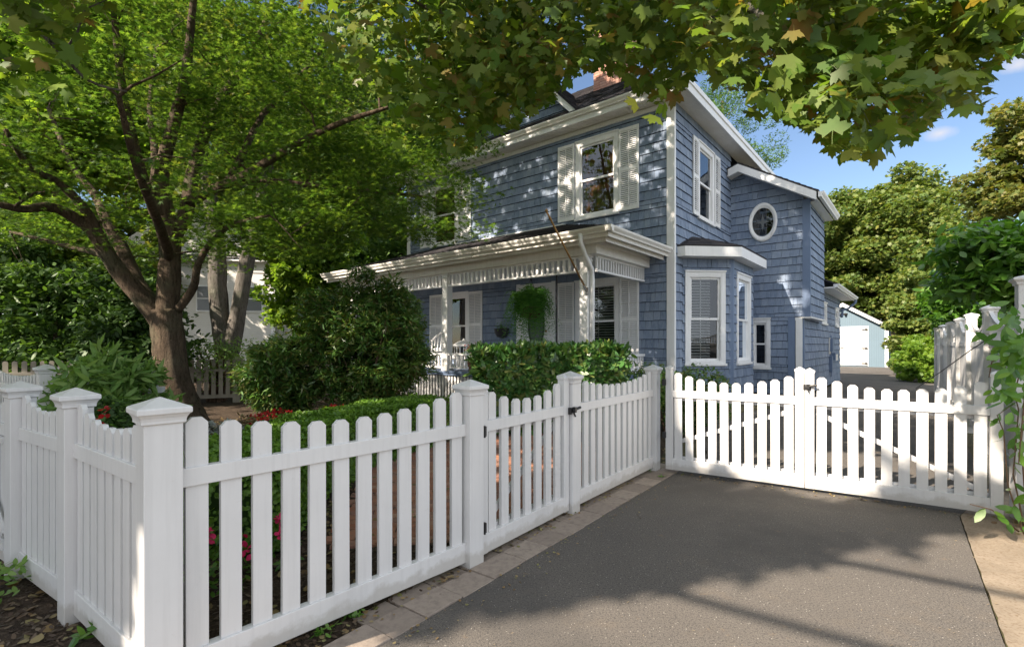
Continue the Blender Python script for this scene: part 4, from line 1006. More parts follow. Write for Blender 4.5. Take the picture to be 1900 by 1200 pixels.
for p in cl:
    px = CX+F*p[0]/p[1]; py = HY-F*(p[2]-CAMZ)/p[1]
    if py > 492 and px < 620: continue
    if px > 620 and py > 400+ (grng.random()*60): continue
    if p[1] < 4.2: continue
    if p[1] < 6.6 and 60 < px < 560 and py > 150 and grng.random() < .6: continue
    keep.append(p)
rng = np.random.default_rng(32)
ex = [np.array(V(rng.uniform(560,860), rng.uniform(250,440), rng.uniform(6.4,8.4))) for _ in range(55)]
ex += [np.array(V(rng.uniform(380,640), rng.uniform(380,480), rng.uniform(6.2,9.0))) for _ in range(26)]
ex += [np.array(V(rng.uniform(0,300), rng.uniform(400,500), rng.uniform(8.5,11))) for _ in range(16)]
cl = np.array(keep+ex)
mb = MB(); grow(mb, limbs, cl, grng, r_tip=.010, n=5)
off = Vector((T0.x,T0.y,0)); mb.v = [(x-off.x,y-off.y,z) for x,y,z in mb.v]
mb.build('trunk', M['bark'], mt, smooth=True)
pts, dd = fill(cl, 150, .62, 33, flat=.22)
leaf_mesh('crown', pts-np.array(off), rng.uniform(.055,.095,len(pts)), (0,0,1), JM, M['jleaf'], mt, 34, .38, .2)

# ------------------------------------------------------------ the street maple whose boughs hang over the camera
sb = Vector((-7.2,-1.5,0))
sm = empty('street_maple', sb, 0, 'broad-leaved maple whose yellowing boughs hang down across the top of the view', 'tree')
bx_ = [0,60,120,170,300,540,600,660,720,780,860,900,940,1000,1060,1100,1160,1210,1250,1300,1350,1400,1450,1500,1545,1580,1610,1650,1690,1720,1800,1832,1842,1960]
by_ = [150,130,120,20,-40,-30,60,150,190,250,290,250,245,200,140,120,150,190,175,120,160,225,230,240,275,305,300,255,260,215,200,190,110,90]
def yb(x): return float(np.interp(x, bx_, by_))
rng = np.random.default_rng(41); Q = []
while len(Q) < 700:
    px = rng.uniform(-60,1960); ym_ = yb(px)
    if ym_ < -20 and rng.random() < .9: continue
    py = rng.uniform(-160, ym_-12)
    if px < 640 and rng.random() < .62: continue
    if px < 200 and rng.random() < .6: continue
    if px > 1150 and rng.random() < .34: continue
    if math.sin(px*.021+1)*math.sin(py*.034+px*.009) > .62 and py < ym_-60 and rng.random() < .75: continue
    Yd = np.interp(px, [0,600,1100,1400,1900], [3.2,4.9,4.4,3.2,2.7])*rng.uniform(.85,1.35)
    Q.append(np.array(V(px,py,Yd)))
Q += [np.array(V(rng.uniform(840,1035), rng.uniform(-20,185), rng.uniform(4.3,6.0))) for _ in range(110)]
Q = np.array(Q)
P_=[];N_s=[]
for q in Q:
    n = rng.integers(9,19); sp = q[1]*.036
    d = rng.normal(0,1,(n,3))*np.array([1.5,1.2,.9])*sp
    P_.append(q+d)
P_ = np.concatenate(P_)
px = CX+F*P_[:,0]/P_[:,1]; py = HY-F*(P_[:,2]-CAMZ)/P_[:,1]
lim = np.interp(px, bx_, by_)
sel = (py < lim+2)&(P_[:,1]>1.9)
P_ = P_[sel]
# three leaves that hang free below the boughs
P_ = np.concatenate([P_, [V(1565,282,3.0), V(1598,285,3.0), V(1625,282,3.0), V(1722,222,2.9), V(1648,262,2.9), V(1592,262,3.0), V(1478,222,3.1), V(1215,215,3.6), V(1180,190,3.6), V(1232,196,3.5)]])
tone = P_
leaf_mesh('overhanging_leaves', P_-np.array(sb), rng.uniform(.078,.135,len(P_)), (.0,-.75,.65), MAPLE, M['mleaf'], sm, 42, .6, .34, (0,0,-.7), .7)
mb = MB()
lb = [([sb+Vector((0,0,-.1)), sb+Vector((.05,.05,1.5)), sb+Vector((.1,.2,3.2)), sb+Vector((.3,.5,5.0)), sb+Vector((.4,.8,7.5)), sb+Vector((.2,1.2,10.5))], [.42,.33,.30,.26,.2,.1]),
      ([sb+Vector((.4,.8,7.5)), Vector((-4.5,.8,8.0)), Vector((-.4,1.6,6.6)), Vector((1.2,2.4,4.9)), V(1250,-150,3.8), V(1360,-20,3.6), V(1450,60,3.3), V(1600,120,3.1)], [.16,.13,.10,.07,.05,.035,.022,.010]),
      ([Vector((-.4,1.6,6.6)), Vector((-1.0,2.4,6.4)), V(700,-260,4.7), V(790,-60,4.9), V(830,60,4.9), V(860,160,4.9)], [.08,.06,.05,.035,.022,.01]),
      ([Vector((1.2,2.4,4.9)), Vector((2.2,2.5,4.1)), V(1780,-160,2.7), V(1830,-20,2.7), V(1850,60,2.6)], [.06,.05,.03,.02,.01]),
      ([sb+Vector((.2,.3,4.2)), Vector((-4.4,-.6,4.9)), Vector((-4.2,1.6,4.5)), V(-80,-60,3.4), V(30,20,3.5), V(100,85,3.5), V(165,150,3.6), V(235,170,3.7)], [.10,.08,.06,.03,.02,.014,.010,.005]),
      ([sb+Vector((.4,.8,7.0)), Vector((-8.5,-.5,8.8)), Vector((-10,1,10.5))], [.15,.1,.05]), ([sb+Vector((.4,.8,7.5)), Vector((-5.0,1.5,10.5)), Vector((-4.5,4.5,14))], [.12,.09,.05]),
      ([sb+Vector((.2,.3,4.0)), Vector((-8,-1.0,6.5)), Vector((-9.5,1.5,7.6))], [.13,.1,.05])]
grow(mb, lb, list(Q[::3]), random.Random(5), r_tip=.004, n=5)
mb.v = [(x-sb.x,y-sb.y,z) for x,y,z in mb.v]; mb.build('trunk', M['bark2'], sm, smooth=True)
# fresh yellow-green hanging sprays and bare twigs, centre left
rng = np.random.default_rng(44)
yy = [np.array(V(rng.normal(830,45), rng.normal(170,45), rng.uniform(4.2,4.8))) for _ in range(90)]+[np.array(V(rng.normal(70,60), rng.normal(80,50), rng.uniform(3.1,3.7))) for _ in range(45)]
leaf_mesh('yellow_leaves', np.array(yy)-np.array(sb), rng.uniform(.09,.15,len(yy)), (-.3,-.6,.5), MAPLE, M['bg3'], sm, 45, .7, .2, (0,0,-.8), .6)
# the rest of the crown, overhead and behind: leaf clusters that shade garden, drive and house front
sv = np.array([az.x, az.y])/math.tan(EL)
def shade_pts(n, zlo, zhi, seed, test, spread=.45, per=14):
    rng = np.random.default_rng(seed); out = []
    k_ = 0
    while len(out) < n and k_ < n*60:
        k_ += 1
        g_ = np.array([rng.uniform(-16,14), rng.uniform(-4,21)])
        if not test(g_, rng): continue
        for z in sorted(rng.uniform(zlo, zhi, 3)):
            xy = g_-sv*z
            if not (xy[1] > .2 and abs(xy[0]/xy[1]) < 1.12 and (z-1.3)/xy[1] < .78): break
        else: continue
        out.append((*xy, z))
    return np.array(out)
def inpoly(p, poly):
    c = False; j = len(poly)-1
    for i in range(len(poly)):
        a, b_ = poly[i], poly[j]
        if (a[1] > p[1]) != (b_[1] > p[1]) and p[0] < (b_[0]-a[0])*(p[1]-a[1])/(b_[1]-a[1])+a[0]: c = not c
        j = i
    return c
HOLE = [(1.75,5.0),(2.0,4.5),(2.6,3.95),(3.3,4.15),(3.9,3.75),(5.2,4.8),(4.9,5.9),(3.0,6.6),(2.0,5.6)]
HOLE2 = [(-4.6,3.0),(-3.6,2.2),(-1.9,3.6),(-2.2,4.4),(-3.4,4.2)]   # light on the street side posts
HOLE3 = [(-2.4,4.6),(.3,4.2),(1.3,5.6),(.6,7.6),(-1.0,8.2),(-2.6,6.4)]         # light on the brick walk
HOLE4 = [(1.75,4.7),(1.35,4.25),(2.2,3.55),(3.1,3.45),(3.5,3.7),(2.6,4.0)]            # broken light before the left gate
def edge(x): return 2.62+.30*(x-.867)
def t_shade(g_, rng):
    x, y = g_
    if y < edge(x)+.24: return False
    if x < -1.2 and y < 2.15+.35*(x+.63)+.9 : return rng.random() < .35
    if x > 5.2 and y < 6.3+.2*(x-5): return False
    if x > 13.5 or (x > 10.5 and y < 8.5): return False
    if inpoly(g_, HOLE): return False
    if inpoly(g_, HOLE4): return math.sin(x*9+y*4)*math.sin(y*11-x*3) < .12 and rng.random() < .8
    if inpoly(g_, HOLE2): return rng.random() < .25
    if inpoly(g_, HOLE3): return rng.random() < .12
    if x < 4.5 and y > 7.2 and rng.random() > .14: return False
    if x > 2.6 and 5.6 < y < 11 and rng.random() > .3: return False
    nz = math.sin(x*2.1+1.3*math.sin(y*1.7))*math.sin(y*2.3+1.1*math.sin(x*1.9+2))
    if nz > .86: return rng.random() < .35
    return True
sp_ = shade_pts(3700, 4.4, 16, 51, t_shade)
def t_near(g_, rng): return -5 < g_[0] < 5.6 and g_[1] < 7.5 and t_shade(g_, rng)
sp2 = shade_pts(2000, 4.4, 8.0, 54, t_near)
rng = np.random.default_rng(52)
pts = np.concatenate([(sp_[:,None,:]+rng.normal(0,1,(len(sp_),10,3))*.13).reshape(-1,3), (sp2[:,None,:]+rng.normal(0,1,(len(sp2),9,3))*.06).reshape(-1,3)])
leaf_mesh('crown', pts-np.array(sb), rng.uniform(.18,.30,len(pts)), (0,0,1), JAG, M['mleaf'], sm, 53, .5, .2)

# ------------------------------------------------------------ other trees
def tree(name, x, y, cz, r3, label, m, n=60, per=120, ls=.16, cr=.9, seed=1, tpl=JAG, trunk=None, flat=.6, zmin=None, group=None, cat='tree', shell=.35, upn=None, rt=.18, bark=None, tr_top=None, jit=.7):
    e = empty(name, (x,y,0), 0, label, cat, group)
    c = clumps((0,0,cz), r3, n, seed, shell=shell, zmin=zmin if zmin is not None else .1)
    pts, d = fill(c, per, cr, seed+1, flat)
    rg = np.random.default_rng(seed+2)
    up = d*.7+np.array([-.25,-.3,.75])
    up = np.array([0,0,1.])+d*.5
    leaf_mesh('crown', pts, rg.uniform(.7,1.3,len(pts))*ls, up, tpl, m, e, seed+3, jit, .2)
    mb = MB(); rr = random.Random(seed)
    top = tr_top or cz
    lim = [([Vector((0,0,-.1)), Vector((rr.uniform(-.1,.1)*rt*4,rr.uniform(-.1,.1),top*.35)), Vector((rr.uniform(-.2,.2)*rt*4,rr.uniform(-.2,.2)*rt*4,top*.7)), Vector((0,0,top+r3[2]*.4))], [rt*1.4,rt,rt*.8,rt*.25])]
    grow(mb, lim, c[:min(n,40)], rr, r_tip=rt*.08, n=5)
    mb.build('trunk', bark or M['bark'], e, smooth=True)
    return e
# behind the house and the shed
def far(px, py, Y): p = at(px,py,Y); return p.x, p.y, p.z
x,y,z = far(1655,470,33)
tree('maple_tree', x, y, z, (4.3,4.0,5.0), 'round-topped green maple rising behind the light blue shed', M['bg1'], 170, 380, .24, 1.2, 100, rt=.3)
x,y,z = far(1560,500,38)
tree('maple_tree', x, y, z, (4.0,4.0,5.6), 'dark green tree close against the end of the blue house wing', M['bg2'], 110, 340, .27, 1.3, 110, rt=.3)
x,y,z = far(1745,520,36)
tree('maple_tree', x, y, z, (3.6,3.2,4.6), 'lower green tree right of the round-topped maple', M['bg1'], 100, 320, .26, 1.2, 120, rt=.3)
x,y,z = far(1697,635,21)
tree('ivy_column', x, y, 1.9, (.95,1.1,2.1), 'tall narrow bush covered in yellow-green leaves right of the shed', M['bg1'], 90, 170, .15, .42, 130, cat='bush', rt=.08)
x,y,z = far(1722,690,17.5)
tree('ivy_bush', x, y, .8, (.75,.9,1.1), 'low yellow-green ivy mound at the right edge of the drive', M['bg3'], 50, 150, .12, .35, 140, cat='bush', rt=.05)
x,y,z = far(1770,520,24)
tree('ash_tree', x, y, z, (1.9,1.8,3.0), 'slender pale green tree between the ivy bush and the golden tree', M['bg1'], 80, 200, .2, .8, 150, rt=.12)
x,y,z = far(1925,310,19)
tree('golden_tree', x, y, z, (1.55,2.2,2.9), 'golden-leaved tree standing tall at the upper right edge', M['bg4'], 70, 200, .2, .7, 160, rt=.14)
x,y,z = far(1885,490,9.5)
tree('dark_tree', x, y, z, (1.0,1.3,.80), 'dark green bushy tree spreading over the tall white fence', M['vine'], 66, 80, .22, .46, 170, tpl=OVAL, rt=.1, tr_top=2.0)
x,y,z = far(1820,560,13)
tree('dark_tree', x, y, z, (1.0,1.3,1.0), 'second dark bushy tree farther along the tall white fence', M['vine'], 60, 110, .2, .45, 175, tpl=OVAL, rt=.08, tr_top=2.2)
x,y,z = far(1340,240,30)
x,y,z = far(60,440,15)
tree('backlit_tree', x, y, z, (2.0,1.2,1.3), 'bright yellow-green foliage shining through at the far left edge', M['bg3'], 80, 150, .16, .5, 278, rt=.1)
x,y,z = far(1340,240,30)
tree('spruce_tree', x, y, z, (3.0,3.0,4.2), 'blue-green spruce showing just above the roof of the house', M['bg2'], 90, 160, .2, .8, 180, tpl=LANCE, rt=.25)
# left background
BG = [('shade_tree',-30,24,9,(7,5,9),'tall deep green tree at the far left beyond the garden','bg2',200),
      ('shade_tree',-21,30,10,(6,5,10),'tall mid green tree behind the white house','bg1',210),
      ('shade_tree',-15.5,38,10.5,(6,4,8),'tall leafy tree between the white house and the blue house','bg1',220),
      ('shade_tree',-6.5,28,9.5,(4.6,4,8.5),'tall tree standing directly behind the blue house','bg2',230),
      ('shade_tree',-15,16.5,10.8,(4.6,3.6,4.0),'spreading tree arching high over the back fence','bg3',240),
      ('shade_tree',-22,17,8.0,(5,3.6,5.6),'tall tree at the left beyond the dark hedge','bg1',250)]
for nme,x,y,z,r3,lab,m,sd_ in BG:
    tree(nme, x, y, z, r3, lab, M[m], 120, 260, .34, 1.5, sd_, rt=.3, zmin=7.2 if y < 18 else 3.0, group='tall trees beyond the garden')
# twin-trunked tree behind the back fence
tw = empty('twin_trunk_tree', (-7.3,12.9,0), 0, 'tree with two thick pale trunks in front of the white house', 'tree')
mb = MB(); o3 = Vector((-7.3,12.9,0))
limb2 = [([Vector((0,0,-.1)), V(424,670,12.9)-o3, V(410,600,12.9)-o3, V(404,530,12.9)-o3, V(402,450,12.9)-o3, V(385,330,12.9)-o3, V(370,200,13)-o3], [.42,.26,.22,.22,.2,.16,.08]),
         ([V(424,660,12.9)-o3, V(440,590,12.9)-o3, V(452,520,12.9)-o3, V(468,440,12.9)-o3, V(500,300,13)-o3, V(530,180,13)-o3], [.24,.19,.18,.17,.13,.06])]
c = clumps((0.2,.5,7.6), (3.2,2.6,2.6), 70, 260, zmin=4.0)
grow(mb, limb2, list(c[:40]), random.Random(6), n=5); mb.build('trunk', M['bark2'], tw, smooth=True)
pts, d = fill(c, 200, .9, 261, .5); leaf_mesh('crown', pts, .17, (0,0,1), JAG, M['bg1'], tw, 262, .6)
x,y,z = far(575,560,17)
tree('backlit_tree', x, y, 3.6, (1.55,1.5,2.4), 'bright yellow-green tree with a thin dark trunk left of the porch roof', M['bg3'], 90, 170, .17, .5, 270, zmin=1.4, rt=.13)
pl = empty('leaning_tree', (-5.3,17.5,0), 0, 'pair of thin pale trunks leaning left just behind the end of the porch roof', 'tree')
mb = MB(); o4 = Vector((-5.3,17.5,0))
grow(mb, [([Vector((.4,0,0)), V(640,560,17.5)-o4, V(612,500,17.5)-o4, V(588,440,17.5)-o4, V(560,330,17.5)-o4],[.14,.12,.11,.1,.06]), ([V(655,560,17.5)-o4, V(632,495,17.5)-o4, V(612,430,17.5)-o4, V(600,300,17.5)-o4],[.12,.11,.1,.05])], [], random.Random(1)); mb.build('trunk', M['bark2'], pl, smooth=True)
c = clumps((-.8,0,7.5),(2.2,2,2.2),40,275); pts,d = fill(c,180,.8,276,.5); leaf_mesh('crown', pts, .18, (0,0,1), JAG, M['bg1'], pl, 277, .6)
# dark screen on the left: evergreen trees
for i,(px,Y,top,wd_,lab,m) in enumerate([(20,11.5,3.6,1.2,'dark leafy evergreen at the far left edge behind the street fence','darkshrub'),(110,11.0,3.3,1.1,'dark evergreen left of the maple trunk, behind the oleander','bg2'),(200,12.0,3.5,1.2,'dark evergreen with gaps of light just left of the maple trunk','darkshrub'),(265,10.8,2.6,.8,'low dark evergreen directly behind the maple trunk','darkshrub')]):
    x = (px-CX)/F*Y
    tree('evergreen_tree', x, Y, top*.55, (wd_,.9,top*.5), lab, M[m], 80, 120, .16, .42, 280+10*i, rt=.09, zmin=.5, tpl=OVAL, group='evergreens screening the left side')

# ------------------------------------------------------------ shrubs
def shrub(name, x, y, r3, zc, label, m, n, per, ls, cr, seed, tpl=OVAL, up=(0,0,1), jit=.6, stems=8, flat=.8, point=None, zmin=.05, group=None):
    e = empty(name, (x,y,0), 0, label, 'shrub', group)
    c = clumps((0,0,zc), r3, n, seed, shell=.3, zmin=zmin)
    pts, d = fill(c, per, cr, seed+1, flat); rg = np.random.default_rng(seed)
    pts[:,2] = np.maximum(pts[:,2], .02)
    leaf_mesh('foliage', pts, rg.uniform(.7,1.25,len(pts))*ls, np.array(up)+d*.6, tpl, m, e, seed+2, jit, .15, d+np.array([0,0,.2]), .5)
    mb = MB(); rr = random.Random(seed)
    for k in range(stems):
        t = Vector(c[rr.randrange(n)]); a = Vector((rr.uniform(-.2,.2)*r3[0],rr.uniform(-.2,.2)*r3[1],-.05)); m_ = a.lerp(t,.5)+Vector((0,0,.1))
        mb.tube([a,m_,t],[.022,.015,.006],5,cap=False)
    mb.build('stems', M['twig'], e, smooth=True); return e
shrub('rhododendron', -2.68, 9.2, (1.18,.8,1.2), 1.27, 'big rounded glossy green shrub in front of the left half of the porch', M['rhodo'], 330, 130, .125, .17, 300, tpl=LANCE)
shrub('camellia_bush', -4.15, 9.2, (.62,.7,.72), .72, 'darker green shrub filling the corner left of the big rounded shrub', M['rhodo'], 130, 120, .13, .2, 310, tpl=LANCE)
shrub('bay_shrub', 2.45, 7.55, (1.0,.6,.45), .5, 'low spreading green shrub under the bay window behind the fence', M['rhodo'], 130, 70, .06, .16, 320)
shrub('oleander_bush', -4.15, 5.15, (.42,.45,.48), .72, 'pale green long-leaved shrub beside the tall square post', M['pale'], 50, 70, .17, .16, 330, tpl=LANCE, up=(0,0,.4), jit=.4)
shrub('azalea_bush', -4.95, 6.2, (.42,.45,.55), .58, 'dark green shrub between the long-leaved shrub and the maple trunk', M['rhodo'], 80, 80, .075, .18, 340)
shrub('azalea_bush', -3.45, 4.3, (.26,.28,.36), .40, 'small dark shrub with red flowers behind the street side fence', M['darkshrub'], 50, 80, .07, .15, 345)
shrub('straggly_bush', -6.9, 11.6, (.95,.5,.55), .95, 'thin straggly shrub growing through the weathered back fence', M['pale'], 90, 34, .07, .25, 350, stems=40)
shrub('viburnum_bush', -5.1, 10.4, (.45,.45,.55), .62, 'green shrub in front of the back fence right of the straggly shrub', M['darkshrub'], 80, 80, .09, .2, 360)
# clipped laurel hedge
def hedge(name, path, hw, h, label, m, n, ls, seed, tpl=OVAL, rough=.05, cat='hedge', jit=.55):
    e = empty(name, (path[0][0],path[0][1],0), 0, label, cat); rg = np.random.default_rng(seed)
    P_ = [np.array(p) for p in path]; seg = [np.linalg.norm(b_-a) for a,b_ in zip(P_,P_[1:])]; tot = sum(seg); out=[]; up=[]
    for _ in range(n):
        s = rg.uniform(0,tot); i = 0
        while i < len(seg)-1 and s > seg[i]: s -= seg[i]; i += 1
        d = (P_[i+1]-P_[i])/seg[i]; nn = np.array([-d[1],d[0]]); c = P_[i]+d*s
        th = rg.uniform(0,PI); u = rg.random()
        r_ = 1-abs(rg.normal(0,rough))-.0
        k = rg.random()
        if k < .45: off_, z, nv = rg.uniform(-1,1)*hw*r_, h*r_, (0,0,1)
        else: sg = 1 if rg.random() < .5 else -1; off_, z, nv = sg*hw*r_, rg.uniform(.03,1)*h*r_, (nn[0]*sg,nn[1]*sg,.5)
        edge_ = 1-.12*max(0,abs(off_)/hw-.8)*5*(z>h*.8)
        bump_ = .04*math.sin(s*9+off_*5)+.03*math.sin(s*4.3+z*8)
        out.append((*(c+nn*off_*(1+bump_)), z*edge_*(1+bump_*.6))); up.append(nv)
        if ((i == 0 and s < hw*.5) or (i == len(seg)-1 and s > seg[i]-hw*.5)) and rg.random() < .4:
            sg = -1 if i == 0 and s < hw*.5 else 1; end = P_[0] if sg < 0 else P_[-1]
            out[-1] = (*(end+d*sg*abs(rg.normal(0,.03))+nn*rg.uniform(-1,1)*hw*.95), rg.uniform(.03,1)*h); up[-1] = (d[0]*sg,d[1]*sg,.5)
    out = np.array(out); out[:,:2] -= P_[0]; up = np.array(up, float)
    leaf_mesh('foliage', out, rg.uniform(.7,1.3,n)*ls, up, tpl, m, e, seed, jit, .12, up+np.array([0,0,.5]), .6)
    mb = MB(); rr = random.Random(seed)
    for (a,b_) in zip(P_,P_[1:]):
        d = (b_-a)/np.linalg.norm(b_-a); nn = np.array([-d[1],d[0]]); w_ = hw*.78
        a_ = a+d*hw*.3*(a is P_[0]); e_ = b_-d*hw*.3*(b_ is P_[-1])
        q = [a_-P_[0]+nn*w_, e_-P_[0]+nn*w_, e_-P_[0]-nn*w_, a_-P_[0]-nn*w_]
        mb.prism([tuple(x) for x in q], .02, h*.84)
    mb.build('inner_block', M['darkshrub'], e)  # solid dark-leaved block filling the inside of the hedge
hedge('laurel_hedge', [(-.50,7.55),(.5,7.75),(1.62,8.0)], .5, 1.24, 'clipped broad-leaved hedge in front of the porch steps, behind the gate posts', M['laurel'], 15000, .13, 370, rough=.07, jit=.65)
hedge('boxwood_hedge', [(-1.82,3.05),(-1.95,4.2),(-1.85,5.4),(-1.15,6.9)], .40, .60, 'low clipped small-leaved hedge just inside the driveway picket fence', M['box'], 42000, .032, 380, tpl=ROUND, rough=.08)
# flowers and bedding
def flowers(name, x, y, r_, h, label, mleaf, mfl, nl, nf, lsz, fsz, seed, cat='flowers'):
    e = empty(name, (x,y,0), 0, label, cat, {'weed':'weeds at the foot of the fence'}.get(cat)); rg = np.random.default_rng(seed)
    a = rg.uniform(0,2*PI,nl); q = r_*rg.uniform(0,1,nl)**.5; z = h*rg.uniform(.1,1,nl)*(1-.5*(q/r_)**2)
    leaf_mesh('foliage', np.stack([q*np.cos(a),q*np.sin(a),z],1), lsz, (0,0,1), OVAL, mleaf, e, seed, .6)
    if nf:
        a = rg.uniform(0,2*PI,nf); q = r_*rg.uniform(0,1,nf)**.5; z = h*(1.05-.45*(q/r_)**2)
        c = np.stack([q*np.cos(a),q*np.sin(a),z],1)
        for k in range(nf): leaf_mesh('flower', c[k]+rg.normal(0,.4,(7,3))*fsz, fsz*.9, (0,-.6,.8), ROUND, mfl, e, seed+1+k, .5)
    return e
flowers('impatiens', -1.62, 2.62, .22, .30, 'bright pink flowers just inside the corner post of the fence', M['vine'], M['pink'], 260, 9, .05, .040, 400)
flowers('impatiens', -1.42, 2.95, .16, .28, 'smaller pink flower clump beside the low clipped hedge', M['vine'], M['pink'], 160, 6, .05, .036, 402)
flowers('begonias', -3.30, 7.0, .45, .36, 'bed of red flowers beyond the end of the low clipped hedge', M['box'], M['red'], 500, 34, .05, .04, 404)
flowers('begonias', -2.75, 7.7, .38, .34, 'red flowers at the foot of the big rounded shrub', M['box'], M['red'], 320, 18, .05, .04, 406)
flowers('red_geranium', -3.05, 3.75, .18, .80, 'tall red geranium rising behind the street side pickets', M['vine'], M['red'], 260, 4, .06, .045, 408)
flowers('red_geranium', -3.45, 4.05, .18, .82, 'red geranium farther left behind the street side fence', M['vine'], M['red'], 220, 4, .06, .045, 410)
flowers('dusty_miller', -3.75, 6.3, .40, .36, 'mound of silvery grey foliage at the foot of the maple', M['silver'], None, 900, 0, .06, .03, 412, 'plant')
flowers('dusty_miller', -3.15, 6.0, .26, .30, 'smaller silvery grey plant in front of the silver mound', M['silver'], None, 500, 0, .055, .03, 414, 'plant')
flowers('coleus', -3.6, 6.75, .30, .36, 'rusty pink and green leafy bedding behind the silver plants', M['litter'], None, 500, 0, .06, .03, 416, 'plant')
# weeds along the fence foot
for i,(px,py,r_,h_,lab) in enumerate([(655,1140,.04,.05,'tiny green weed under the fence rail near the bottom of the picture'),(600,1175,.06,.05,'low weed tuft at the nearest end of the driveway fence'),(893,1027,.035,.08,'green weed leaf at the base of the middle fence post'),(1198,873,.05,.04,'small green tuft at the foot of the gate hinge post'),(875,1040,.03,.03,'small dry tuft beside the middle fence post'),(1228,886,.03,.03,'yellow green tuft in the paver joint before the gate')]):
    Y = F*CAMZ/(py-HY); x = (px-CX)/F*Y
    flowers('weed', x, Y, r_, h_, lab, M['vine'], None, 34, 0, .035, .02, 420+i, 'weed')
flowers('weed', -2.72, 2.62, .16, .18, 'green and dry grass tuft at the foot of the far left gate post', M['pale'], None, 120, 0, .055, .02, 440, 'weed')
flowers('weed', -1.86, 2.20, .06, .10, 'broad leaf weed at the foot of the second post from the corner', M['vine'], None, 14, 0, .07, .02, 441, 'weed')
# leaf litter
def litter(name, n, fn_, ls, m, seed, z=.012, tpl=ROUND):
    rg = np.random.default_rng(seed); out = []
    while len(out) < n:
        p = fn_(rg)
        if p is not None: out.append((*p, z+rg.uniform(0,.012)))
    o = leaf_mesh(name, np.array(out), rg.uniform(.5,1.3,n)*ls, (0,0,1), tpl, m, None, seed, .25, .3); return tag(o, kind='stuff')
def inbed(rg):
    p = Vector((rg.uniform(-6,2), rg.uniform(.6,9), 0)); return (p.x,p.y) if (p-B).dot(fn) < -.0 else None
def inchip(rg):
    p = Vector((rg.uniform(-6,.5), rg.uniform(.9,5.5), 0)); return (p.x,p.y) if (p-B).dot(fn) < -.0 else None
M['chips'] = m_leaf('mulch_chip', [(.035,.022,.014),(.07,.045,.03),(.11,.075,.05),(.05,.035,.025),(.16,.12,.08)], .02, tmul=.3)
o = litter('mulch_chips', 26000, inchip, .034, M['chips'], 449, z=-.008, tpl=[(0,0),(.22,.1),(.25,.6),(.1,1),(-.15,.95),(-.2,.3)]); tag(o, 'dark bark mulch chips covering the ground at the foot of the corner fence', 'mulch')
o = litter('leaf_litter', 5200, inbed, .045, M['litter'], 450, z=.0); tag(o, 'brown fallen leaves and bark scattered over the garden soil', 'leaf litter')
def foot(rg):
    t = rg.uniform(-3,2.3); s = abs(rg.normal(0,.05)); p = B+fd*t+fn*(.0+s); return (p.x,p.y)
o = litter('fence_foot_litter', 260, foot, .022, M['litter'], 451, z=.006); tag(o, 'small brown leaves caught along the foot of the driveway fence', 'leaf litter')
def drv(rg):
    return (rg.uniform(-.3,3.6), rg.uniform(1.9,5.2)) if True else None
def drv2(rg):
    p = Vector((rg.uniform(-.3,3.6), rg.uniform(1.9,5.2),0)); return (p.x,p.y) if (p-B).dot(fn) > .3 else None
o = litter('driveway_litter', 230, drv2, .016, M['dry'], 452, z=.003, tpl=LANCE); tag(o, 'scattered dry leaf bits on the sunny asphalt driveway', 'leaf litter')
def pave(rg):
    t = rg.uniform(-3,2.3); s_ = .24+abs(rg.normal(0,.10)); p = B+fd*t+fn*s_; return (p.x,p.y)
o = litter('paver_edge_litter', 240, pave, .016, M['litter'], 455, z=.004); tag(o, 'tiny leaf bits gathered where the asphalt meets the pavers', 'leaf litter')
def gatef(rg):
    p = G0.lerp(G1, rg.random()); return (p.x-abs(rg.normal(0,.05))-.0, p.y-abs(rg.normal(0,.09)))
o = litter('gate_litter', 160, gatef, .018, M['litter'], 456, z=.004); tag(o, 'small dry leaves lying along the foot of the driveway gates', 'leaf litter')
def rside(rg):
    t = rg.uniform(0,1.8); p = Vector((3.80,3.72,0)).lerp(Vector((3.05,2.05,0)), t/1.8); return (p.x-abs(rg.normal(0,.10)), p.y+rg.normal(0,.04))
o = litter('strip_litter', 420, rside, .035, M['litter'], 453, z=.004); tag(o, 'dry leaves piled at the foot of the low fence on the right', 'leaf litter')

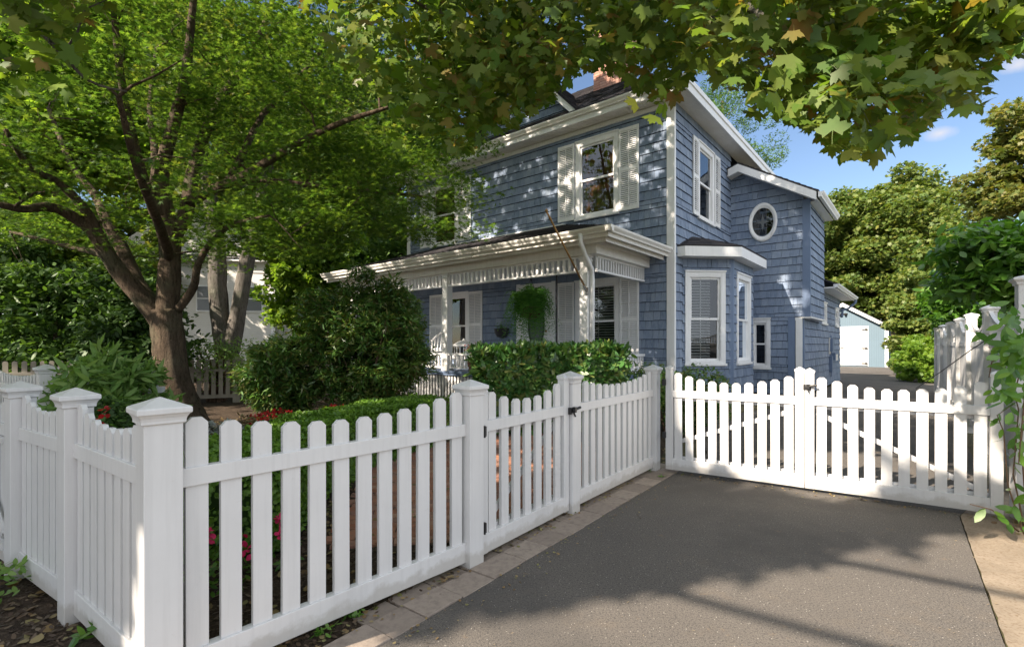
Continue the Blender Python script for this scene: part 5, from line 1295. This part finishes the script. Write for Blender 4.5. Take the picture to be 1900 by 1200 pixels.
# ------------------------------------------------------------ vine at the right edge
vn = empty('trailing_vine', (4.05,3.6,0), 0, 'green oval-leaved vine trailing over the low fence at the right edge', 'vine'); ov_ = Vector((4.05,3.6,0))
mb = MB(); rr = random.Random(9); P_=[]; PT=[]
stemsp = [[V(1905,1000,3.45),V(1880,880,3.5),V(1890,760,3.5),V(1870,680,3.5),V(1835,620,3.5),V(1790,612,3.45)],
          [V(1905,960,3.4),V(1895,820,3.4),V(1905,700,3.4),V(1880,640,3.4),V(1860,590,3.45),V(1880,570,3.5)],
          [V(1900,990,3.4),V(1870,900,3.45),V(1862,800,3.5),V(1850,770,3.5),V(1880,750,3.5)],
          [V(1890,985,3.4),V(1860,960,3.3),V(1840,945,3.25),V(1800,935,3.2)],
          [V(1905,640,3.3),V(1870,650,3.3),V(1840,672,3.3),V(1835,700,3.3)],
          [V(1930,600,3.2),V(1900,640,3.2),V(1890,700,3.25),V(1880,740,3.3)],
          [V(1930,640,3.0),V(1905,700,3.1),V(1895,800,3.1),V(1890,860,3.1)]]
for st in stemsp:
    s_ = [p-ov_ for p in st]; mb.tube(s_, [.006,.005,.004,.003,.002,.002][:len(s_)] if len(s_) <= 6 else .004, 5)
    for a,b_ in zip(s_,s_[1:]):
        n = int((b_-a).length/.035)
        for k in range(n):
            if rr.random() < .45: P_.append(tuple(a.lerp(b_,(k+.5)/n))); PT.append((rr.uniform(-1,.4),rr.uniform(-1,.5),rr.uniform(-.7,.5)))
for _ in range(150):
    c = V(1885+rr.gauss(0,17), 670+rr.gauss(0,48), 3.3+rr.gauss(0,.15)); P_.append(tuple(c-ov_)); PT.append((rr.uniform(-1,.3),-.5,rr.uniform(-.8,.3)))
leaf_mesh('leaves', P_, [rr.uniform(.07,.125) for _ in P_], (-.3,-.6,.6), OVAL, M['vine'], vn, 460, .45, .15, PT, .3)
mb.build('stems', M['twig'], vn, smooth=True)
# overhead utility cables across the street, whose shadows cross the drive
for i,(gp_,lab) in enumerate([((1.2,2.38),'thick black overhead cable nearest the camera, strung along the street'),((2.4,2.72),'second black overhead cable strung along the street beyond the first')]):
    zc_ = 4.4; c = Vector((gp_[0],gp_[1],0))-Vector((sv[0],sv[1],0))*zc_; d = Vector((.80,-.52,0))
    d = Vector((.834,-.551,0)); b = MB(); b.tube([c+d*t+Vector((0,0,zc_)) for t in (-14,-7,0,7,14)], .03, 8); o = b.build('utility_cable', M['black']); tag(o, lab, 'cable')
b = MB(); b.tube([V(1828,632,5.0),V(1800,650,5.6),V(1745,690,7.0),V(1700,720,8.5)], .006, 5); tag(b.build('garden_wire', M['black']), 'thin dark wire sagging across the tall white fence', 'wire')
b = MB(); b.tube([V(470,507,18),V(560,509,18),V(640,512,18)], .02, 5); tag(b.build('power_line', M['twig']), 'thin pale line stretched between the trees left of the porch roof', 'wire')
